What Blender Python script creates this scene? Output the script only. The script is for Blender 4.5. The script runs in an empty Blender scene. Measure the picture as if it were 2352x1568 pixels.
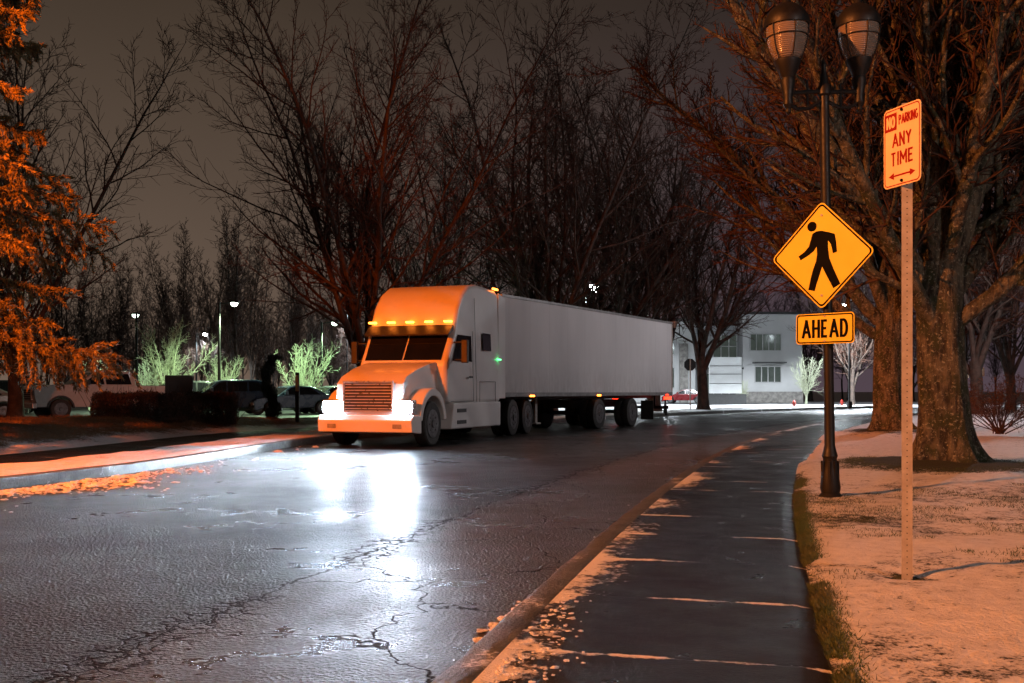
import bpy, bmesh, math, random
import numpy as np
from mathutils import Vector, Matrix
random.seed(7)
S = bpy.context.scene
COL = S.collection
S.view_settings.view_transform = 'Standard'
try: S.view_settings.look = 'None'
except Exception: pass
S.view_settings.exposure = 0
pi = math.pi

# ------------------------------------------------------------------ materials
def newmat(name):
    m = bpy.data.materials.new(name); m.use_nodes = True
    nt = m.node_tree
    b = nt.nodes['Principled BSDF']
    return m, nt, b
def N(nt, t, **kw):
    n = nt.nodes.new(t)
    for k, v in kw.items(): setattr(n, k, v)
    return n
def L(nt, a, b): nt.links.new(a, b)
def math_n(nt, op, a, b=None, c=None, clamp=False):
    n = nt.nodes.new('ShaderNodeMath'); n.operation = op; n.use_clamp = clamp
    for i, v in enumerate((a, b, c)):
        if v is None: continue
        if isinstance(v, (int, float)): n.inputs[i].default_value = v
        else: nt.links.new(v, n.inputs[i])
    return n.outputs[0]
def ramp(nt, fac, a, b, lo=0.0, hi=1.0):
    n = nt.nodes.new('ShaderNodeMapRange'); n.clamp = True
    nt.links.new(fac, n.inputs[0])
    n.inputs[1].default_value = a; n.inputs[2].default_value = b
    n.inputs[3].default_value = lo; n.inputs[4].default_value = hi
    return n.outputs[0]
def noise(nt, vec, scale, detail=4, rough=0.55):
    n = nt.nodes.new('ShaderNodeTexNoise'); n.inputs['Scale'].default_value = scale
    n.inputs['Detail'].default_value = detail; n.inputs['Roughness'].default_value = rough
    if vec is not None: nt.links.new(vec, n.inputs['Vector'])
    return n.outputs['Fac']
def voro(nt, vec, scale, feature='DISTANCE_TO_EDGE'):
    n = nt.nodes.new('ShaderNodeTexVoronoi'); n.feature = feature
    n.inputs['Scale'].default_value = scale
    nt.links.new(vec, n.inputs['Vector'])
    return n.outputs['Distance']
def mixc(nt, fac, a, b):
    n = nt.nodes.new('ShaderNodeMix'); n.data_type = 'RGBA'
    if isinstance(fac, (int, float)): n.inputs[0].default_value = fac
    else: nt.links.new(fac, n.inputs[0])
    for i, v in ((6, a), (7, b)):
        if isinstance(v, tuple): n.inputs[i].default_value = (*v[:3], 1)
        else: nt.links.new(v, n.inputs[i])
    return n.outputs[2]
def bump(nt, h, strength, dist, b):
    n = nt.nodes.new('ShaderNodeBump'); n.inputs['Strength'].default_value = strength
    n.inputs['Distance'].default_value = dist
    nt.links.new(h, n.inputs['Height']); nt.links.new(n.outputs[0], b.inputs['Normal'])
def pmat(name, c1, c2=None, scale=3.0, rough=0.6, rvar=0.1, bs=0.0, bd=0.01, bscale=None, metal=0.0, coat=0.0, emis=None, es=0.0, spec=None):
    m, nt, b = newmat(name)
    co = N(nt, 'ShaderNodeTexCoord').outputs['Object']
    c2 = c2 or tuple(x * 0.75 for x in c1)
    f = noise(nt, co, scale, 5)
    L(nt, mixc(nt, ramp(nt, f, 0.35, 0.65), c1, c2), b.inputs['Base Color'])
    L(nt, ramp(nt, noise(nt, co, scale * 2.3, 3), 0.3, 0.7, max(0.02, rough - rvar), min(1, rough + rvar)), b.inputs['Roughness'])
    b.inputs['Metallic'].default_value = metal
    if coat: b.inputs['Coat Weight'].default_value = coat; b.inputs['Coat Roughness'].default_value = 0.08
    if spec is not None: b.inputs['Specular IOR Level'].default_value = spec
    if bs: bump(nt, noise(nt, co, bscale or scale * 6, 5), bs, bd, b)
    if emis: b.inputs['Emission Color'].default_value = (*emis, 1); b.inputs['Emission Strength'].default_value = es
    return m

M = {}
M['bark'] = pmat('bark', (0.06, 0.038, 0.028), (0.022, 0.015, 0.011), 4, 0.85, 0.1, 0.8, 0.03, 18)
M['twig'] = pmat('twig_bark', (0.07, 0.033, 0.022), (0.035, 0.018, 0.013), 2, 0.7, spec=.2)
M['lit_twig'] = pmat('lamp_lit_twig_bark', (0.5, 0.53, 0.38), (0.35, 0.38, 0.26), 2, 0.7)  # lamp light on the small trees, painted in as pale greenish bark
M['steel_black'] = pmat('black_painted_steel', (0.007, 0.007, 0.008), (0.011, 0.010, 0.009), 6, 0.5, 0.1, 0.15, 0.003, 40, spec=.3)
M['galv'] = pmat('galvanised_steel', (0.38, 0.36, 0.33), (0.28, 0.26, 0.23), 14, 0.5, 0.12, 0.2, 0.002, 60, metal=0.1)
M['rubber'] = pmat('tyre_rubber', (0.015, 0.015, 0.015), (0.03, 0.028, 0.026), 8, 0.75)
M['rim'] = pmat('wheel_rim_metal', (0.2, 0.2, 0.21), (0.1, 0.1, 0.1), 8, 0.4, metal=0.7)
M['glass'] = pmat('dark_window_glass', (0.008, 0.009, 0.011), (0.012, 0.012, 0.014), 2, 0.08, 0.03, spec=0.8)
M['white_paint'] = pmat('white_truck_paint', (0.76, 0.76, 0.76), (0.68, 0.67, 0.66), 0.9, 0.36, 0.06, coat=0.2)
M['dark_plastic'] = pmat('dark_plastic', (0.02, 0.02, 0.02), (0.03, 0.03, 0.03), 6, 0.55)
M['chrome'] = pmat('chrome_trim', (0.6, 0.6, 0.6), (0.5, 0.5, 0.5), 5, 0.3, 0.05, metal=0.8)
M['amber'] = pmat('amber_marker_lens', (0.8, 0.25, 0.02), emis=(1.0, 0.22, 0.02), es=16)
M['green'] = pmat('green_marker_lens', (0.05, 0.6, 0.15), emis=(0.1, 1.0, 0.25), es=5)
M['red'] = pmat('red_tail_lens', (0.5, 0.02, 0.01), emis=(1.0, 0.03, 0.01), es=7)
M['headlight'] = pmat('headlight_lens', (1, 1, 1), (1, 1, 1), emis=(0.64, 0.82, 1.0), es=190)
M['dead_lens'] = pmat('unlit_headlamp_lens', (0.35, 0.36, 0.38), (0.25, 0.25, 0.26), 9, 0.15)
M['led'] = pmat('led_lens', (1, 1, 1), (1, 1, 1), emis=(0.82, 0.95, 1.0), es=220)
M['led_green'] = pmat('mercury_lens', (1, 1, 1), (1, 1, 1), emis=(0.75, 1.0, 0.8), es=22)
M['sodium'] = pmat('sodium_lens', (1, 0.6, 0.2), (1, 0.6, 0.2), emis=(1, 0.4, 0.08), es=40)

def big_bark():
    m, nt, b = newmat('mottled_maple_bark')
    co = N(nt, 'ShaderNodeTexCoord').outputs['Object']
    mp = N(nt, 'ShaderNodeMapping'); mp.inputs['Scale'].default_value = (1, 1, 0.25); L(nt, co, mp.inputs[0])
    v = mp.outputs[0]
    n1 = noise(nt, v, 10, 8, 0.7); n2 = noise(nt, co, 3.2, 5, 0.6); n3 = noise(nt, co, 22, 5, 0.75)
    c = mixc(nt, ramp(nt, n1, 0.42, 0.58), (0.025, 0.02, 0.015), (0.17, 0.145, 0.1))
    c = mixc(nt, ramp(nt, n2, 0.5, 0.6, 0, .85), c, (0.036, 0.045, 0.016))
    c = mixc(nt, ramp(nt, n3, 0.55, 0.63, 0, 0.85), c, (0.35, 0.34, 0.26))
    L(nt, c, b.inputs['Base Color']); b.inputs['Roughness'].default_value = 0.9
    h = math_n(nt, 'ADD', math_n(nt, 'MULTIPLY', n1, 1.8), math_n(nt, 'MULTIPLY', n3, 0.7))
    bump(nt, h, 1.0, 0.09, b)
    return m
M['bigbark'] = big_bark()

def snow_ground(name, bare1, bare2, snow=(0.8, 0.8, 0.82), base_bare=0.0, fine=9.0):
    m, nt, b = newmat(name)
    co = N(nt, 'ShaderNodeTexCoord').outputs['Object']
    at = N(nt, 'ShaderNodeAttribute'); at.attribute_name = 'bare'
    n1 = noise(nt, co, 1.3, 6, 0.6); n2 = noise(nt, co, fine, 6, 0.7); n3 = noise(nt, co, 45, 4, 0.7)
    s = math_n(nt, 'ADD', math_n(nt, 'MULTIPLY', n1, 0.5), math_n(nt, 'MULTIPLY', n2, 0.5))
    s = math_n(nt, 'ADD', s, math_n(nt, 'MULTIPLY', math_n(nt, 'SUBTRACT', n3, 0.5), 0.6))
    s = math_n(nt, 'ADD', s, math_n(nt, 'MULTIPLY', at.outputs['Fac'], 0.5))
    s = math_n(nt, 'ADD', s, base_bare)
    mask = ramp(nt, s, 0.58, 0.68)
    bare = mixc(nt, n3, bare1, bare2)
    sn = mixc(nt, ramp(nt, n2, 0.3, 0.7), snow, tuple(x * 0.74 for x in snow))
    L(nt, mixc(nt, mask, sn, bare), b.inputs['Base Color'])
    L(nt, ramp(nt, mask, 0, 1, 0.55, 0.85), b.inputs['Roughness'])
    h = math_n(nt, 'ADD', math_n(nt, 'MULTIPLY', n2, 0.9), math_n(nt, 'MULTIPLY', n3, 0.5))
    h = math_n(nt, 'SUBTRACT', h, math_n(nt, 'MULTIPLY', mask, 0.45))
    bump(nt, h, 1.0, 0.08, b)
    return m
M['lawn'] = snow_ground('snowy_lawn', (0.03, 0.042, 0.014), (0.016, 0.013, 0.008))
M['verge'] = snow_ground('snowy_verge', (0.2, 0.11, 0.05), (0.06, 0.035, 0.018))
M['ground'] = snow_ground('snow_ground', (0.1, 0.09, 0.08), (0.06, 0.055, 0.05), base_bare=-0.04)
M['snow'] = pmat('snow', (0.85, 0.85, 0.87), (0.6, 0.6, 0.62), 30, 0.6, 0.1, 1.0, 0.02, 70)

def road_mat():
    m, nt, b = newmat('wet_asphalt')
    co = N(nt, 'ShaderNodeTexCoord').outputs['Object']
    uv = N(nt, 'ShaderNodeUVMap').outputs[0]
    sep = N(nt, 'ShaderNodeSeparateXYZ'); L(nt, uv, sep.inputs[0])
    big = noise(nt, co, 0.45, 5, 0.6); mid = noise(nt, co, 3.0, 6, 0.65); fine = noise(nt, co, 42, 5, 0.8)
    agg = voro(nt, co, 48, 'F1')
    up = math_n(nt, 'ADD', sep.outputs[0], math_n(nt, 'MULTIPLY', math_n(nt, 'SUBTRACT', noise(nt, co, 1.6, 6, 0.7), 0.5), 0.5))
    d = math_n(nt, 'ABSOLUTE', math_n(nt, 'SUBTRACT', up, 1.72))
    seam = ramp(nt, d, 0.007, 0.018, .9, 0)
    wn = N(nt, 'ShaderNodeTexNoise'); wn.inputs['Scale'].default_value = 5; wn.inputs['Detail'].default_value = 6; L(nt, co, wn.inputs['Vector'])
    vm = N(nt, 'ShaderNodeVectorMath', operation='MULTIPLY_ADD'); L(nt, wn.outputs['Color'], vm.inputs[0])
    vm.inputs[1].default_value = (0.3, 0.3, 0.3); L(nt, co, vm.inputs[2])
    al = ramp(nt, voro(nt, vm.outputs[0], 7.0), 0.025, 0.08, 1, 0)
    al = math_n(nt, 'MULTIPLY', al, ramp(nt, d, 0.12, 0.34, 1, 0))
    al = math_n(nt, 'MULTIPLY', al, ramp(nt, noise(nt, co, 0.5, 2), 0.40, 0.50))
    bigc = ramp(nt, voro(nt, vm.outputs[0], 0.7), 0.003, 0.008, 1, 0)
    bigc = math_n(nt, 'MULTIPLY', bigc, ramp(nt, up, 1.7, 1.9, .9, 0.0))
    crack = math_n(nt, 'MAXIMUM', math_n(nt, 'MAXIMUM', seam, al), bigc)
    worn = ramp(nt, up, 1.6, 1.8, 1, 0)
    base = mixc(nt, ramp(nt, mid, 0.35, 0.7), (0.006, 0.006, 0.0065), (0.014, 0.0135, 0.014))
    base = mixc(nt, math_n(nt, 'MULTIPLY', worn, .7), base, (0.07, 0.068, 0.065))
    base = mixc(nt, ramp(nt, fine, 0.6, 0.74, 0, 0.7), base, (0.09, 0.087, 0.084))
    base = mixc(nt, crack, base, (0.003, 0.003, 0.003))
    L(nt, base, b.inputs['Base Color'])
    r = ramp(nt, math_n(nt, 'ADD', math_n(nt, 'MULTIPLY', big, 0.7), math_n(nt, 'MULTIPLY', mid, 0.3)), 0.38, 0.62, 0.24, 0.42)
    r = math_n(nt, 'MAXIMUM', r, math_n(nt, 'MULTIPLY', crack, 0.8))
    L(nt, r, b.inputs['Roughness'])
    b.inputs['Specular IOR Level'].default_value = 0.2
    h = math_n(nt, 'ADD', math_n(nt, 'MULTIPLY', fine, 2.4), math_n(nt, 'MULTIPLY', agg, 1.9))
    h = math_n(nt, 'ADD', h, math_n(nt, 'MULTIPLY', mid, 0.1))
    h = math_n(nt, 'SUBTRACT', h, math_n(nt, 'MULTIPLY', crack, 2.2))
    bump(nt, h, 1.0, 0.016, b)
    return m
M['road'] = road_mat()

def walk_mat(name, snowy, joint):
    m, nt, b = newmat(name)
    co = N(nt, 'ShaderNodeTexCoord').outputs['Object']
    uv = N(nt, 'ShaderNodeUVMap').outputs[0]
    sep = N(nt, 'ShaderNodeSeparateXYZ'); L(nt, uv, sep.inputs[0])
    u, v = sep.outputs[0], sep.outputs[1]
    n1 = noise(nt, co, 2.5, 6, 0.65); n2 = noise(nt, co, 16, 7, 0.75); n3 = noise(nt, co, 55, 5, 0.8); n0 = noise(nt, co, 0.45, 3)
    fr = math_n(nt, 'FRACT', math_n(nt, 'DIVIDE', v, joint))
    jd = math_n(nt, 'MULTIPLY', math_n(nt, 'ABSOLUTE', math_n(nt, 'SUBTRACT', fr, 0.5)), joint)
    joint_m = ramp(nt, jd, 0.008, 0.014, 1, 0)
    e = ramp(nt, u, 0.0, 0.5, 1, 0)
    mix = math_n(nt, 'ADD', math_n(nt, 'MULTIPLY', math_n(nt, 'MULTIPLY', e, ramp(nt, n0, .4, .58, .25, 1)), 0.34), math_n(nt, 'MULTIPLY', n1, 0.45))
    mix = math_n(nt, 'ADD', mix, math_n(nt, 'MULTIPLY', n2, 0.6))
    jl = math_n(nt, 'MULTIPLY', ramp(nt, jd, 0.0, 0.045, 1, 0), ramp(nt, noise(nt, co, 1.7, 3), 0.42, 0.57, 0.03, 0.34))
    mix = math_n(nt, 'ADD', mix, jl)
    mix = math_n(nt, 'ADD', mix, snowy)
    mask = ramp(nt, mix, 0.70, 0.76)
    base = mixc(nt, ramp(nt, n1, 0.3, 0.7), (0.0035, 0.003, 0.003), (0.009, 0.0075, 0.007))
    base = mixc(nt, ramp(nt, n3, 0.6, 0.7, 0, .7), base, (0.035, 0.031, 0.028))
    base = mixc(nt, joint_m, base, (0.002, 0.002, 0.002))
    L(nt, mixc(nt, mask, base, (0.78, 0.78, 0.8)), b.inputs['Base Color'])
    r = ramp(nt, n1, 0.3, 0.7, 0.25, 0.45)
    L(nt, math_n(nt, 'MAXIMUM', r, math_n(nt, 'MULTIPLY', mask, 0.65)), b.inputs['Roughness'])
    b.inputs['Specular IOR Level'].default_value = 0.14
    h = math_n(nt, 'ADD', math_n(nt, 'MULTIPLY', n3, 1.6), math_n(nt, 'MULTIPLY', n2, 0.4))
    h = math_n(nt, 'ADD', h, math_n(nt, 'MULTIPLY', mask, 1.3)); h = math_n(nt, 'SUBTRACT', h, math_n(nt, 'MULTIPLY', joint_m, 0.8))
    bump(nt, h, 1.0, 0.016, b)
    return m
M['walk'] = walk_mat('wet_concrete_pavement', 0.0, 1.19)
M['walk2'] = walk_mat('wet_pavement_slabs', -0.05, 1.5)
def kerb_mat():
    m, nt, b = newmat('kerb_concrete')
    co = N(nt, 'ShaderNodeTexCoord').outputs['Object']
    n1 = noise(nt, co, 5, 6, .7); n2 = noise(nt, co, 40, 4, .7); n0 = noise(nt, co, 1.2, 5, .6)
    c = mixc(nt, ramp(nt, n1, .35, .65), (.12, .12, .105), (.04, .04, .035))
    c = mixc(nt, ramp(nt, n2, .52, .66, 0, .85), c, (.015, .015, .013))
    c = mixc(nt, ramp(nt, math_n(nt, 'ADD', math_n(nt, 'MULTIPLY', n0, .7), math_n(nt, 'MULTIPLY', n2, .3)), .58, .63), c, (.6, .6, .62))
    L(nt, c, b.inputs['Base Color']); b.inputs['Roughness'].default_value = .45
    bump(nt, math_n(nt, 'ADD', n1, n2), .9, .02, b)
    return m
M['curb'] = kerb_mat()
M['lot'] = pmat('parking_asphalt', (0.03, 0.03, 0.03), (0.07, 0.07, 0.07), 0.6, 0.45, 0.15, 0.4, 0.01, 30)
M['drive'] = pmat('slushy_asphalt', (0.25, 0.25, 0.26), (0.1, 0.1, 0.1), 0.3, 0.5, 0.15, 0.4, 0.02, 6)

# ------------------------------------------------------------------ mesh helpers
def link(o, parent=None):
    COL.objects.link(o)
    if parent is not None: o.parent = parent
    return o
def tag(o, label=None, cat=None, group=None, kind=None):
    if label: o['label'] = label
    if cat: o['category'] = cat
    if group: o['group'] = group
    if kind: o['kind'] = kind
    return o
def np_mesh(name, V, F, mat, parent=None, smooth=True, uv=None, attr=None):
    me = bpy.data.meshes.new(name)
    V = np.asarray(V, dtype=np.float32).reshape(-1, 3)
    Fs = F if isinstance(F, list) else [F]
    nl = sum(f.size for f in Fs); npoly = sum(len(f) for f in Fs)
    me.vertices.add(len(V)); me.vertices.foreach_set('co', V.ravel())
    me.loops.add(nl); me.polygons.add(npoly)
    li = np.concatenate([f.ravel() for f in Fs]).astype(np.int32)
    tot = np.concatenate([np.full(len(f), f.shape[1]) for f in Fs]).astype(np.int32)
    st = np.concatenate([[0], np.cumsum(tot)[:-1]]).astype(np.int32)
    me.loops.foreach_set('vertex_index', li)
    me.polygons.foreach_set('loop_start', st)
    me.polygons.foreach_set('loop_total', tot)
    me.polygons.foreach_set('use_smooth', np.full(npoly, smooth))
    if uv is not None:
        l = me.uv_layers.new(name='UVMap'); l.data.foreach_set('uv', uv[li].astype(np.float32).ravel())
    if attr is not None:
        a = me.attributes.new('bare', 'FLOAT', 'POINT'); a.data.foreach_set('value', attr.astype(np.float32).ravel())
    me.materials.append(mat)
    me.update(calc_edges=True); me.validate()
    return link(bpy.data.objects.new(name, me), parent)
def empty(name, loc=(0, 0, 0), rotz=0.0, label=None, cat=None, group=None):
    o = bpy.data.objects.new(name, None); o.empty_display_size = 0.3
    o.location = loc; o.rotation_euler = (0, 0, rotz); COL.objects.link(o)
    tag(o, label, cat, group); return o
def box(bm, c, s, rz=0.0, ry=0.0):
    mtx = Matrix.Translation(c) @ Matrix.Rotation(rz, 4, 'Z') @ Matrix.Rotation(ry, 4, 'Y') @ Matrix.Diagonal((*s, 1))
    bmesh.ops.create_cube(bm, size=1, matrix=mtx)
def cyl(bm, p0, p1, r0, r1=None, seg=20):
    p0 = Vector(p0); p1 = Vector(p1); r1 = r0 if r1 is None else r1
    d = p1 - p0; q = Vector((0, 0, 1)).rotation_difference(d).to_matrix().to_4x4()
    bmesh.ops.create_cone(bm, cap_ends=True, segments=seg, radius1=r0, radius2=r1, depth=d.length,
                          matrix=Matrix.Translation((p0 + p1) / 2) @ q)
def prism(bm, pts, y0, y1, tap=None):
    f = tap or (lambda x, z: 1.0)
    a = [bm.verts.new((x, y0 * f(x, z), z)) for x, z in pts]
    b = [bm.verts.new((x, y1 * f(x, z), z)) for x, z in pts]
    bm.faces.new(a); bm.faces.new(b[::-1])
    n = len(pts)
    for i in range(n): bm.faces.new((a[(i + 1) % n], a[i], b[i], b[(i + 1) % n]))
def revolve(bm, prof, c=(0, 0, 0), seg=24):
    rings = []
    for r, z in prof:
        rings.append([bm.verts.new((c[0] + r * math.cos(2 * math.pi * k / seg), c[1] + r * math.sin(2 * math.pi * k / seg), c[2] + z)) for k in range(seg)])
    for i in range(len(rings) - 1):
        for k in range(seg):
            bm.faces.new((rings[i][k], rings[i][(k + 1) % seg], rings[i + 1][(k + 1) % seg], rings[i + 1][k]))
    bm.faces.new(rings[0][::-1]); bm.faces.new(rings[-1])
def fin(bm, name, mat, parent=None, loc=(0, 0, 0), rot=(0, 0, 0), bev=0.0, seg=2, smooth=None):
    bmesh.ops.recalc_face_normals(bm, faces=bm.faces[:])
    me = bpy.data.meshes.new(name); bm.to_mesh(me); bm.free()
    me.materials.append(mat)
    o = bpy.data.objects.new(name, me); o.location = loc; o.rotation_euler = rot
    link(o, parent)
    if smooth is None: smooth = True
    if smooth:
        for p in me.polygons: p.use_smooth = True
        try: me.set_sharp_from_angle(angle=math.radians(32))
        except Exception: pass
    if bev:
        b = o.modifiers.new('Bevel', 'BEVEL'); b.width = bev; b.segments = seg; b.limit_method = 'ANGLE'; b.angle_limit = math.radians(30)
        b.harden_normals = True
    return o
def B(): return bmesh.new()

# ------------------------------------------------------------------ kerb curve
cy = np.array([3.76, 5.33, 8.06, 11.87, 17.7, 25.9, 34, 44, 56, 68])
cx = np.array([-0.32, 0.056, 0.79, 1.785, 3.59, 6.6, 10.5, 15.9, 24.0, 34.5])
pf = np.polyfit(cy, cx, 4, w=1 / cy ** 1.3); dpf = np.polyder(pf)
ys = np.arange(-9, 70, 0.05)
xs = np.where(ys < 4, np.polyval(pf, 4) + np.polyval(dpf, 4) * (ys - 4), np.polyval(pf, np.maximum(ys, 4)))
dx = np.gradient(xs, ys)
ss = np.concatenate([[0], np.cumsum(np.hypot(np.diff(xs), np.diff(ys)))])
def curb(s):
    x = np.interp(s, ss, xs); y = np.interp(s, ss, ys); k = np.interp(s, ss, dx)
    h = np.hypot(k, 1); return x, y, -1 / h, k / h
SMAX = ss[-1]
def Wd(s):
    y = np.interp(s, ss, ys); t = np.clip((y - 12) / 11, 0, 1); return 8.2 + 1.9 * t * t * (3 - 2 * t)
def wob(x, y, f=1.0):
    return (np.sin(1.3 * f * x + 0.7 * f * y + 1) + np.sin(0.6 * f * x - 1.7 * f * y + 2.2) + np.sin(2.9 * f * x + 2.1 * f * y) * 0.5 + np.sin(-3.3 * f * x + 4.1 * f * y + .5) * 0.35) / 2.85
def strip(name, s, u, zf, mat, left=False, barefn=None, kind='structure', u0=0.0):
    Sg, Ug = np.meshgrid(s, u, indexing='ij')
    x, y, nx, ny = curb(Sg)
    off = Wd(Sg) + Ug if left else Ug
    X = x + nx * off; Y = y + ny * off
    Z = zf(X, Y, Ug, Sg)
    n, m = Sg.shape
    idx = np.arange(n * m).reshape(n, m)
    F = np.stack([idx[:-1, :-1], idx[1:, :-1], idx[1:, 1:], idx[:-1, 1:]], -1).reshape(-1, 4)
    V = np.stack([X, Y, Z], -1).reshape(-1, 3)
    a, b_, c = V[F[0, 0]], V[F[0, 1]], V[F[0, 2]]
    if np.cross(b_ - a, c - a)[2] < 0: F = F[:, ::-1]
    uv = np.stack([np.abs(Ug) - u0, Sg], -1).reshape(-1, 2)
    at = barefn(X, Y, Ug, Sg).ravel() if barefn else None
    o = np_mesh(name, V, F, mat, uv=uv, attr=at)
    tag(o, kind=kind); return o
sN = np.concatenate([np.arange(0, 34, 0.1), np.arange(34, SMAX, 0.6)])
sC = np.arange(0, SMAX, 0.4)
def road_build():
    Sg, Ug = np.meshgrid(sC, np.linspace(-0.005, 1.0, 30), indexing='ij')
    x, y, nx, ny = curb(Sg); off = Ug * (Wd(Sg) + 0.05)
    V = np.stack([x + nx * off, y + ny * off, 0 * off], -1).reshape(-1, 3)
    n, m = Sg.shape; idx = np.arange(n * m).reshape(n, m)
    F = np.stack([idx[:-1, :-1], idx[:-1, 1:], idx[1:, 1:], idx[1:, :-1]], -1).reshape(-1, 4)[:, ::-1]
    return tag(np_mesh('road', V, F, M['road'], uv=np.stack([off, Sg], -1).reshape(-1, 2)), kind='structure')
road_build()
def kerb(name, left):
    sg = np.arange(0, SMAX, 0.12)
    prof = [(0.0, -0.02), (-.004, 0.12), (-0.012, 0.142), (-0.03, 0.152), (-0.10, 0.156), (-0.152, 0.154), (-0.165, 0.148), (-0.165, 0.0)]
    if left: prof = [(-a, b_) for a, b_ in prof]
    U = np.array([p[0] for p in prof]); Zp = np.array([p[1] for p in prof])
    Sg, Ug = np.meshgrid(sg, U, indexing='ij'); Zg = np.broadcast_to(Zp, Sg.shape)
    x, y, nx, ny = curb(Sg); off = Ug + (Wd(Sg) if left else 0) + .006 * np.sin(Sg * 7.1) * np.sin(Sg * 2.3) * (Zg > .02)
    wobz = 0.003 * wob(x, y, 3) - .006 * (np.abs((Sg % 3.0) - 1.5) < .07)
    V = np.stack([x + nx * off, y + ny * off, Zg + wobz], -1).reshape(-1, 3)
    n, m = Sg.shape; idx = np.arange(n * m).reshape(n, m)
    F = np.stack([idx[:-1, :-1], idx[:-1, 1:], idx[1:, 1:], idx[1:, :-1]], -1).reshape(-1, 4)
    if left: F = F[:, ::-1]
    o = np_mesh(name, V, F, M['curb']); tag(o, kind='structure')
    o.data.set_sharp_from_angle(angle=math.radians(35))
kerb('kerb', False); kerb('kerb', True)
PW = 1.46
def pw(s):
    y = np.interp(s, ss, ys); return PW + .16 * np.clip((y - 11) / 7, 0, 1)
strip('pavement', sN, -np.linspace(0.165, PW + .2, 12), lambda X, Y, U, Sg: 0.15 - .02 * (np.abs(U) > pw(Sg) + .04), M['walk'], u0=.165)
T7 = (5.75, 13.3); T8 = (8.95, 23.6)
def lawnz(X, Y, U, Sg):
    d = np.abs(U) - pw(Sg) + .03 * wob(X, Y, 6)
    z = 0.135 + 0.05 * np.clip(d / 0.1, 0, 1) + 0.04 * wob(X, Y, 0.9) * np.clip(d, 0, 1) + 0.014 * wob(X, Y, 5) * np.clip(d * 4, 0, 1) + 0.006 * wob(X, Y, 13) * np.clip(d * 4, 0, 1) + 0.012 * np.clip(d, 0, 25)
    for (tx, ty), r, h in ((T7, 1.5, 0.16), (T8, 1.6, 0.16)):
        z = z + h * np.exp(-((X - tx) ** 2 + (Y - ty) ** 2) / r ** 2)
    z = z - 0.03 * np.exp(-((X - 2.26) ** 2 + (Y - 5.7) ** 2) / 0.02)
    return z
def lawnbare(X, Y, U, Sg):
    d = np.abs(U) - pw(Sg)
    b = 0.45 * np.clip(1 - (d + 0.05 * wob(X, Y, 4)) / 0.15, 0, 1) * (Y < 13)
    b = np.maximum(b, 1.3 * np.clip(1.25 - np.hypot(X - T7[0], (Y - T7[1])) / 1.3, 0, 1))
    b = np.maximum(b, 0.8 * np.clip(1.3 - np.hypot(X - T8[0], (Y - T8[1])) / 1.1, 0, 1))
    b = np.maximum(b, 0.34 * np.exp(-((Y - 9.0) / 1.7) ** 2) * (X > 2.4) * (0.8 + 0.45 * wob(X, Y, 0.8)))
    b = np.maximum(b, 0.12 * (Y < 7.5) * (0.5 + wob(X, Y, 1.5)))
    b = np.maximum(b, 1.5 * np.clip(1.4 - np.hypot(X - 2.26, Y - 5.68) / 0.085, 0, 1))
    return b - 0.04
uL = -np.concatenate([np.arange(PW + .04, 9, 0.09), np.arange(9, 45, 1.2)])
strip('snowy_lawn', sN, uL, lawnz, M['lawn'], barefn=lawnbare)
strip('snow_verge', sC, np.linspace(0.165, 1.6, 10), lambda X, Y, U, Sg: 0.15 + 0.03 * wob(X, Y, 2.6) * (np.abs(U - .9) < .6) + 0.03 * (np.abs(U - .9) < .6), M['verge'], left=True,
      barefn=lambda X, Y, U, Sg: -0.08 + 0 * X)
strip('far_pavement', sC, np.linspace(1.6, 3.3, 6), lambda X, Y, U, Sg: 0.155 + 0 * X, M['walk2'], left=True)
def moundz(X, Y, U):
    t = np.clip((U - 3.3) / 3.0, 0, 1); h = 0.42 * t * t * (3 - 2 * t)
    f = np.clip((38 - Y) / 10, 0.1, 1); e = np.clip((11.5 - U) / 2.5, 0, 1)
    return 0.13 + (h * f + 0.05 * wob(X, Y, 1.2) * t) * e
strip('lawn_mound', sC, np.concatenate([np.linspace(3.3, 8, 24), np.linspace(8.3, 11.5, 8)]), lambda X, Y, U, Sg: moundz(X, Y, U), M['verge'], left=True,
      barefn=lambda X, Y, U, Sg: np.clip((U - 3.9) / 0.8, -0.15, 1) * 0.5 * np.clip((36 - Y) / 4, 0.15, 1))
gx = np.concatenate([np.linspace(-700, -60, 20), np.linspace(-55, 60, 60), np.linspace(65, 700, 20)])
gy = np.concatenate([np.linspace(-100, 30, 20), np.linspace(33, 140, 60), np.linspace(150, 1500, 20)])
GX, GY = np.meshgrid(gx, gy, indexing='ij'); idx = np.arange(GX.size).reshape(GX.shape)
GF = np.stack([idx[:-1, :-1], idx[1:, :-1], idx[1:, 1:], idx[:-1, 1:]], -1).reshape(-1, 4)
tag(np_mesh('ground', np.stack([GX, GY, np.full(GX.shape, -0.04)], -1), GF, M['ground'], attr=np.full(GX.size, -0.1)), kind='structure')
def slab(name, pts, z, mat):
    bm = B(); bm.faces.new([bm.verts.new((x, y, z)) for x, y in pts])
    o = fin(bm, name, mat, smooth=False); tag(o, kind='structure'); return o
slab('parking_lot', [(-60, 30), (-13, 30), (-8, 44), (-4, 72), (-60, 72)], 0.09, M['lot'])
slab('driveway', [(2, 66), (70, 78), (70, 84), (2, 71)], 0.0, M['drive'])
slab('car_park', [(12, 97), (60, 97), (60, 104), (12, 104)], 0.0, M['drive'])

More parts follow.
